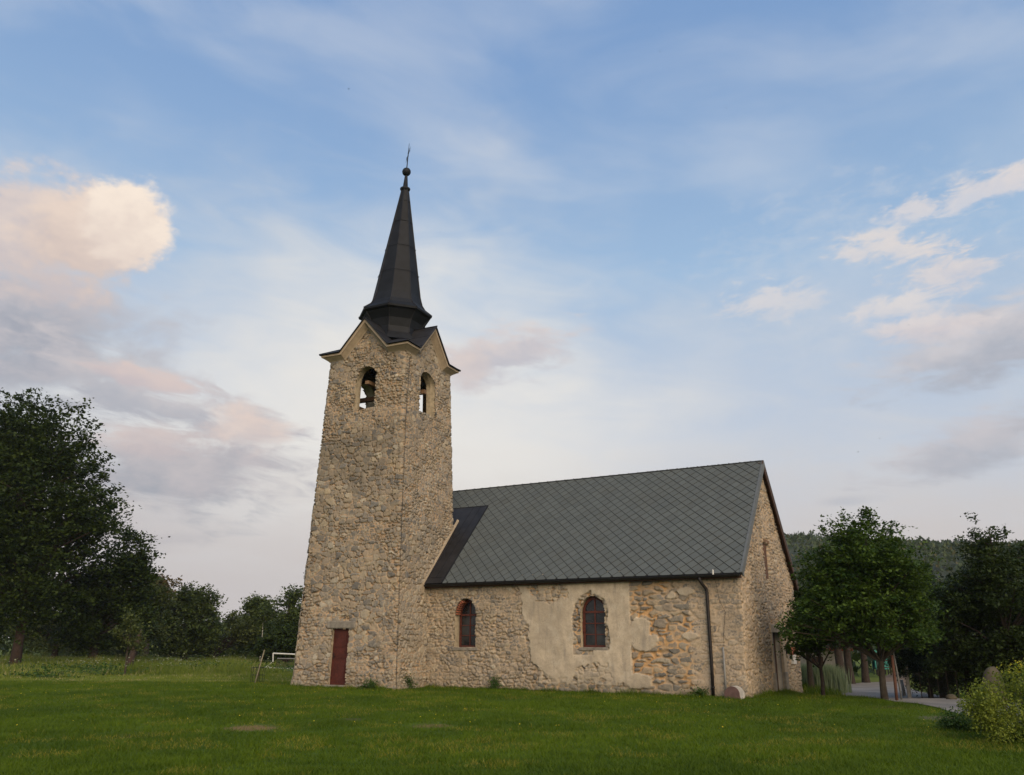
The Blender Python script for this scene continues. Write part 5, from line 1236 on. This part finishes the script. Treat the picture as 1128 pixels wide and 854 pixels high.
# small yellow hawkbit heads in the lawn
n = 700; y = 17+15*rs.rand(n); x = (rs.rand(n)*2-1)*0.66*y; k = ~church_mask(x, y) & ~inpoly(x, y, road_poly) & (fbm(x*0.3, y*0.3, 7, 2) > 0.42); x, y = x[k], y[k]
P = np.stack([x, y, tz(x, y)+0.075], 1)
tag(link('lawn_flowers', leaves_mesh('lawn_flowers', P, rnorm(rs, len(P), 1.5), 0.026, rs.rand(len(P)), asp=1.0, seed=9), leafmat('yellow_petals', (0.45,0.36,0.02), (0.6,0.5,0.03))), 'tiny yellow flowers scattered over the lawn', 'flowers', kind='stuff')
# rough meadow
n = 150000; y = 36+52*rs.rand(n)**1.3; x = -0.72*y+rs.rand(n)*(1.0*y)
dens = fbm(x*0.25, y*0.12, 115, 4); k = ((dens+0.25*rs.rand(n)) > 0.45) & (x < 16) & ~((x > -18.5) & (x < -11.0) & (y > 50) & (y < 62)); x, y, dens = x[k], y[k], dens[k]; n = len(x)
h = (0.08+0.62*ss(dens, 0.45, 0.78))*(0.5+0.7*rs.rand(n))*ss(y, 38.5, 47)*1.0+0.05
tag(link('meadow_grass', blades('meadow_grass', x, y, tz(x, y), h, 0.045, 0.35, 116), leafmat('meadow_blades', (0.070,0.110,0.013), (0.18,0.21,0.035), (0.33,0.28,0.14), 0.3)), 'long uncut grass and seed heads of the meadow', 'grass', kind='stuff')
n = 12; y = 38+20*rs.rand(n); x = -0.60*y+rs.rand(n)*0.40*y; Pc = []
for cx_, cy_ in zip(x, y):
    m_ = 260; q = rs.normal(size=(m_, 3))*np.array([0.7+rs.rand()*1.2, 0.5, 0.13])+np.array([cx_, cy_, 0]); q[:, 2] = np.abs(q[:, 2])*1.6+tz(q[:, 0], q[:, 1]); Pc.append(q)
P = np.concatenate(Pc); tag(link('meadow_herbs', leaves_mesh('meadow_herbs', P, rnorm(rs, len(P), 0.6), 0.15, rs.rand(len(P)), seed=12), L['weed']), 'leafy dark green herb patches in the meadow', 'herbs', kind='stuff')
n = 1500; y = 40+34*rs.rand(n); x = -0.62*y+rs.rand(n)*0.36*y; k = fbm(x*0.3, y*0.15, 121, 3) > 0.52; x, y = x[k], y[k]
P = np.stack([x, y, tz(x, y)+0.5+0.35*rs.rand(len(x))], 1)
tag(link('meadow_flowers', leaves_mesh('meadow_flowers', P, rnorm(rs, len(P), 1.5), 0.085, rs.rand(len(P)), asp=1.0, seed=13), leafmat('white_umbels', (0.16,0.18,0.10), (0.26,0.26,0.17))), 'pale umbel flowers dotted through the meadow', 'flowers', kind='stuff')
# verge growth across the road
n = 14000; f = rs.rand(n); c1, c2 = gd(880, 35.5), gd(960, 39); x = c1.x+(c2.x-c1.x)*f+rs.normal(size=n)*0.5; y = c1.y+(c2.y-c1.y)*f+rs.normal(size=n)*1.6; k = ~inpoly(x, y, road_poly) & ~inpoly(x, y, drive_poly) & ~church_mask(x, y, 0.2); x, y = x[k], y[k]; h = (0.15+0.5*fbm(x*0.6, y*0.6, 131, 3))*rs.rand(len(x))+0.05
tag(link('verge_grass', blades('verge_grass', x, y, tz(x, y), h, 0.03, 0.4, 132), lg), 'long grass on the far verge of the road', 'grass', kind='stuff')

# ------------------------------------------------------------------ air
hzm = newmat('air_haze'); pv = node('ShaderNodeVolumePrincipled'); setin(pv, 'Color', (0.80, 0.86, 0.95)); pv.inputs['Density'].default_value = 0.00018; pv.inputs['Anisotropy'].default_value = 0.2
ho = node('ShaderNodeOutputMaterial'); X.nt.links.new(pv.outputs[0], ho.inputs[1])
hb = MB(); hb.box(-915, -915, -8, 915, 1015, 62); tag(hb.build('haze', hzm), 'thin evening haze over the valley', 'haze', kind='stuff')

# ------------------------------------------------------------------ birds in the sky
def bird(px, py, D, s, lb, rz):
    r = ray(px, py); p = Vector((0, 0, CAM_H))+r*(D/r.y)
    t = thing('bird', lb, 'bird', p, rz, 'birds over the church')
    MB().tube([(-0.55*s,0,0), (-0.3*s,0,0.01*s), (0,0,0.03*s), (0.3*s,0,0.03*s), (0.42*s,0,0.02*s), (0.5*s,0,0)], [0.01*s,0.05*s,0.10*s,0.09*s,0.05*s,0.008*s], 8).build('body', M['dark'], t, True)
    for sd in (-1, 1):
        mb = MB(); P = [(0.22*s,0.05*sd*s,0.04*s), (0.30*s,0.45*sd*s,0.16*s), (0.05*s,0.95*sd*s,0.06*s), (0.06*s,0.45*sd*s,0.14*s), (-0.12*s,0.06*sd*s,0.04*s)]
        mb.v = P+[(x,y,z-0.02*s) for x,y,z in P]; mb.f = [(0,1,2,3,4), (9,8,7,6,5)]+[(i,(i+1)%5,5+(i+1)%5,5+i) for i in range(5)]; mb.build('wing', M['dark'], t)
bird(384, 98, 55, 0.13, 'tiny dark bird high above the spire', 0.4)
bird(727, 57, 60, 0.10, 'tiny bird near the top of the sky right of the spire', 1.2)
bird(800, 119, 60, 0.10, 'tiny bird high over the right end of the roof', 2.2)
bird(945, 498, 60, 0.15, 'tiny bird low in the sky right of the gable', 0.2)
bird(969, 483, 62, 0.11, 'tiny bird low in the sky, above and right of the lowest one', 2.9)
bird(1001, 358, 62, 0.09, 'tiny bird among the pale clouds at the right', 1.9)
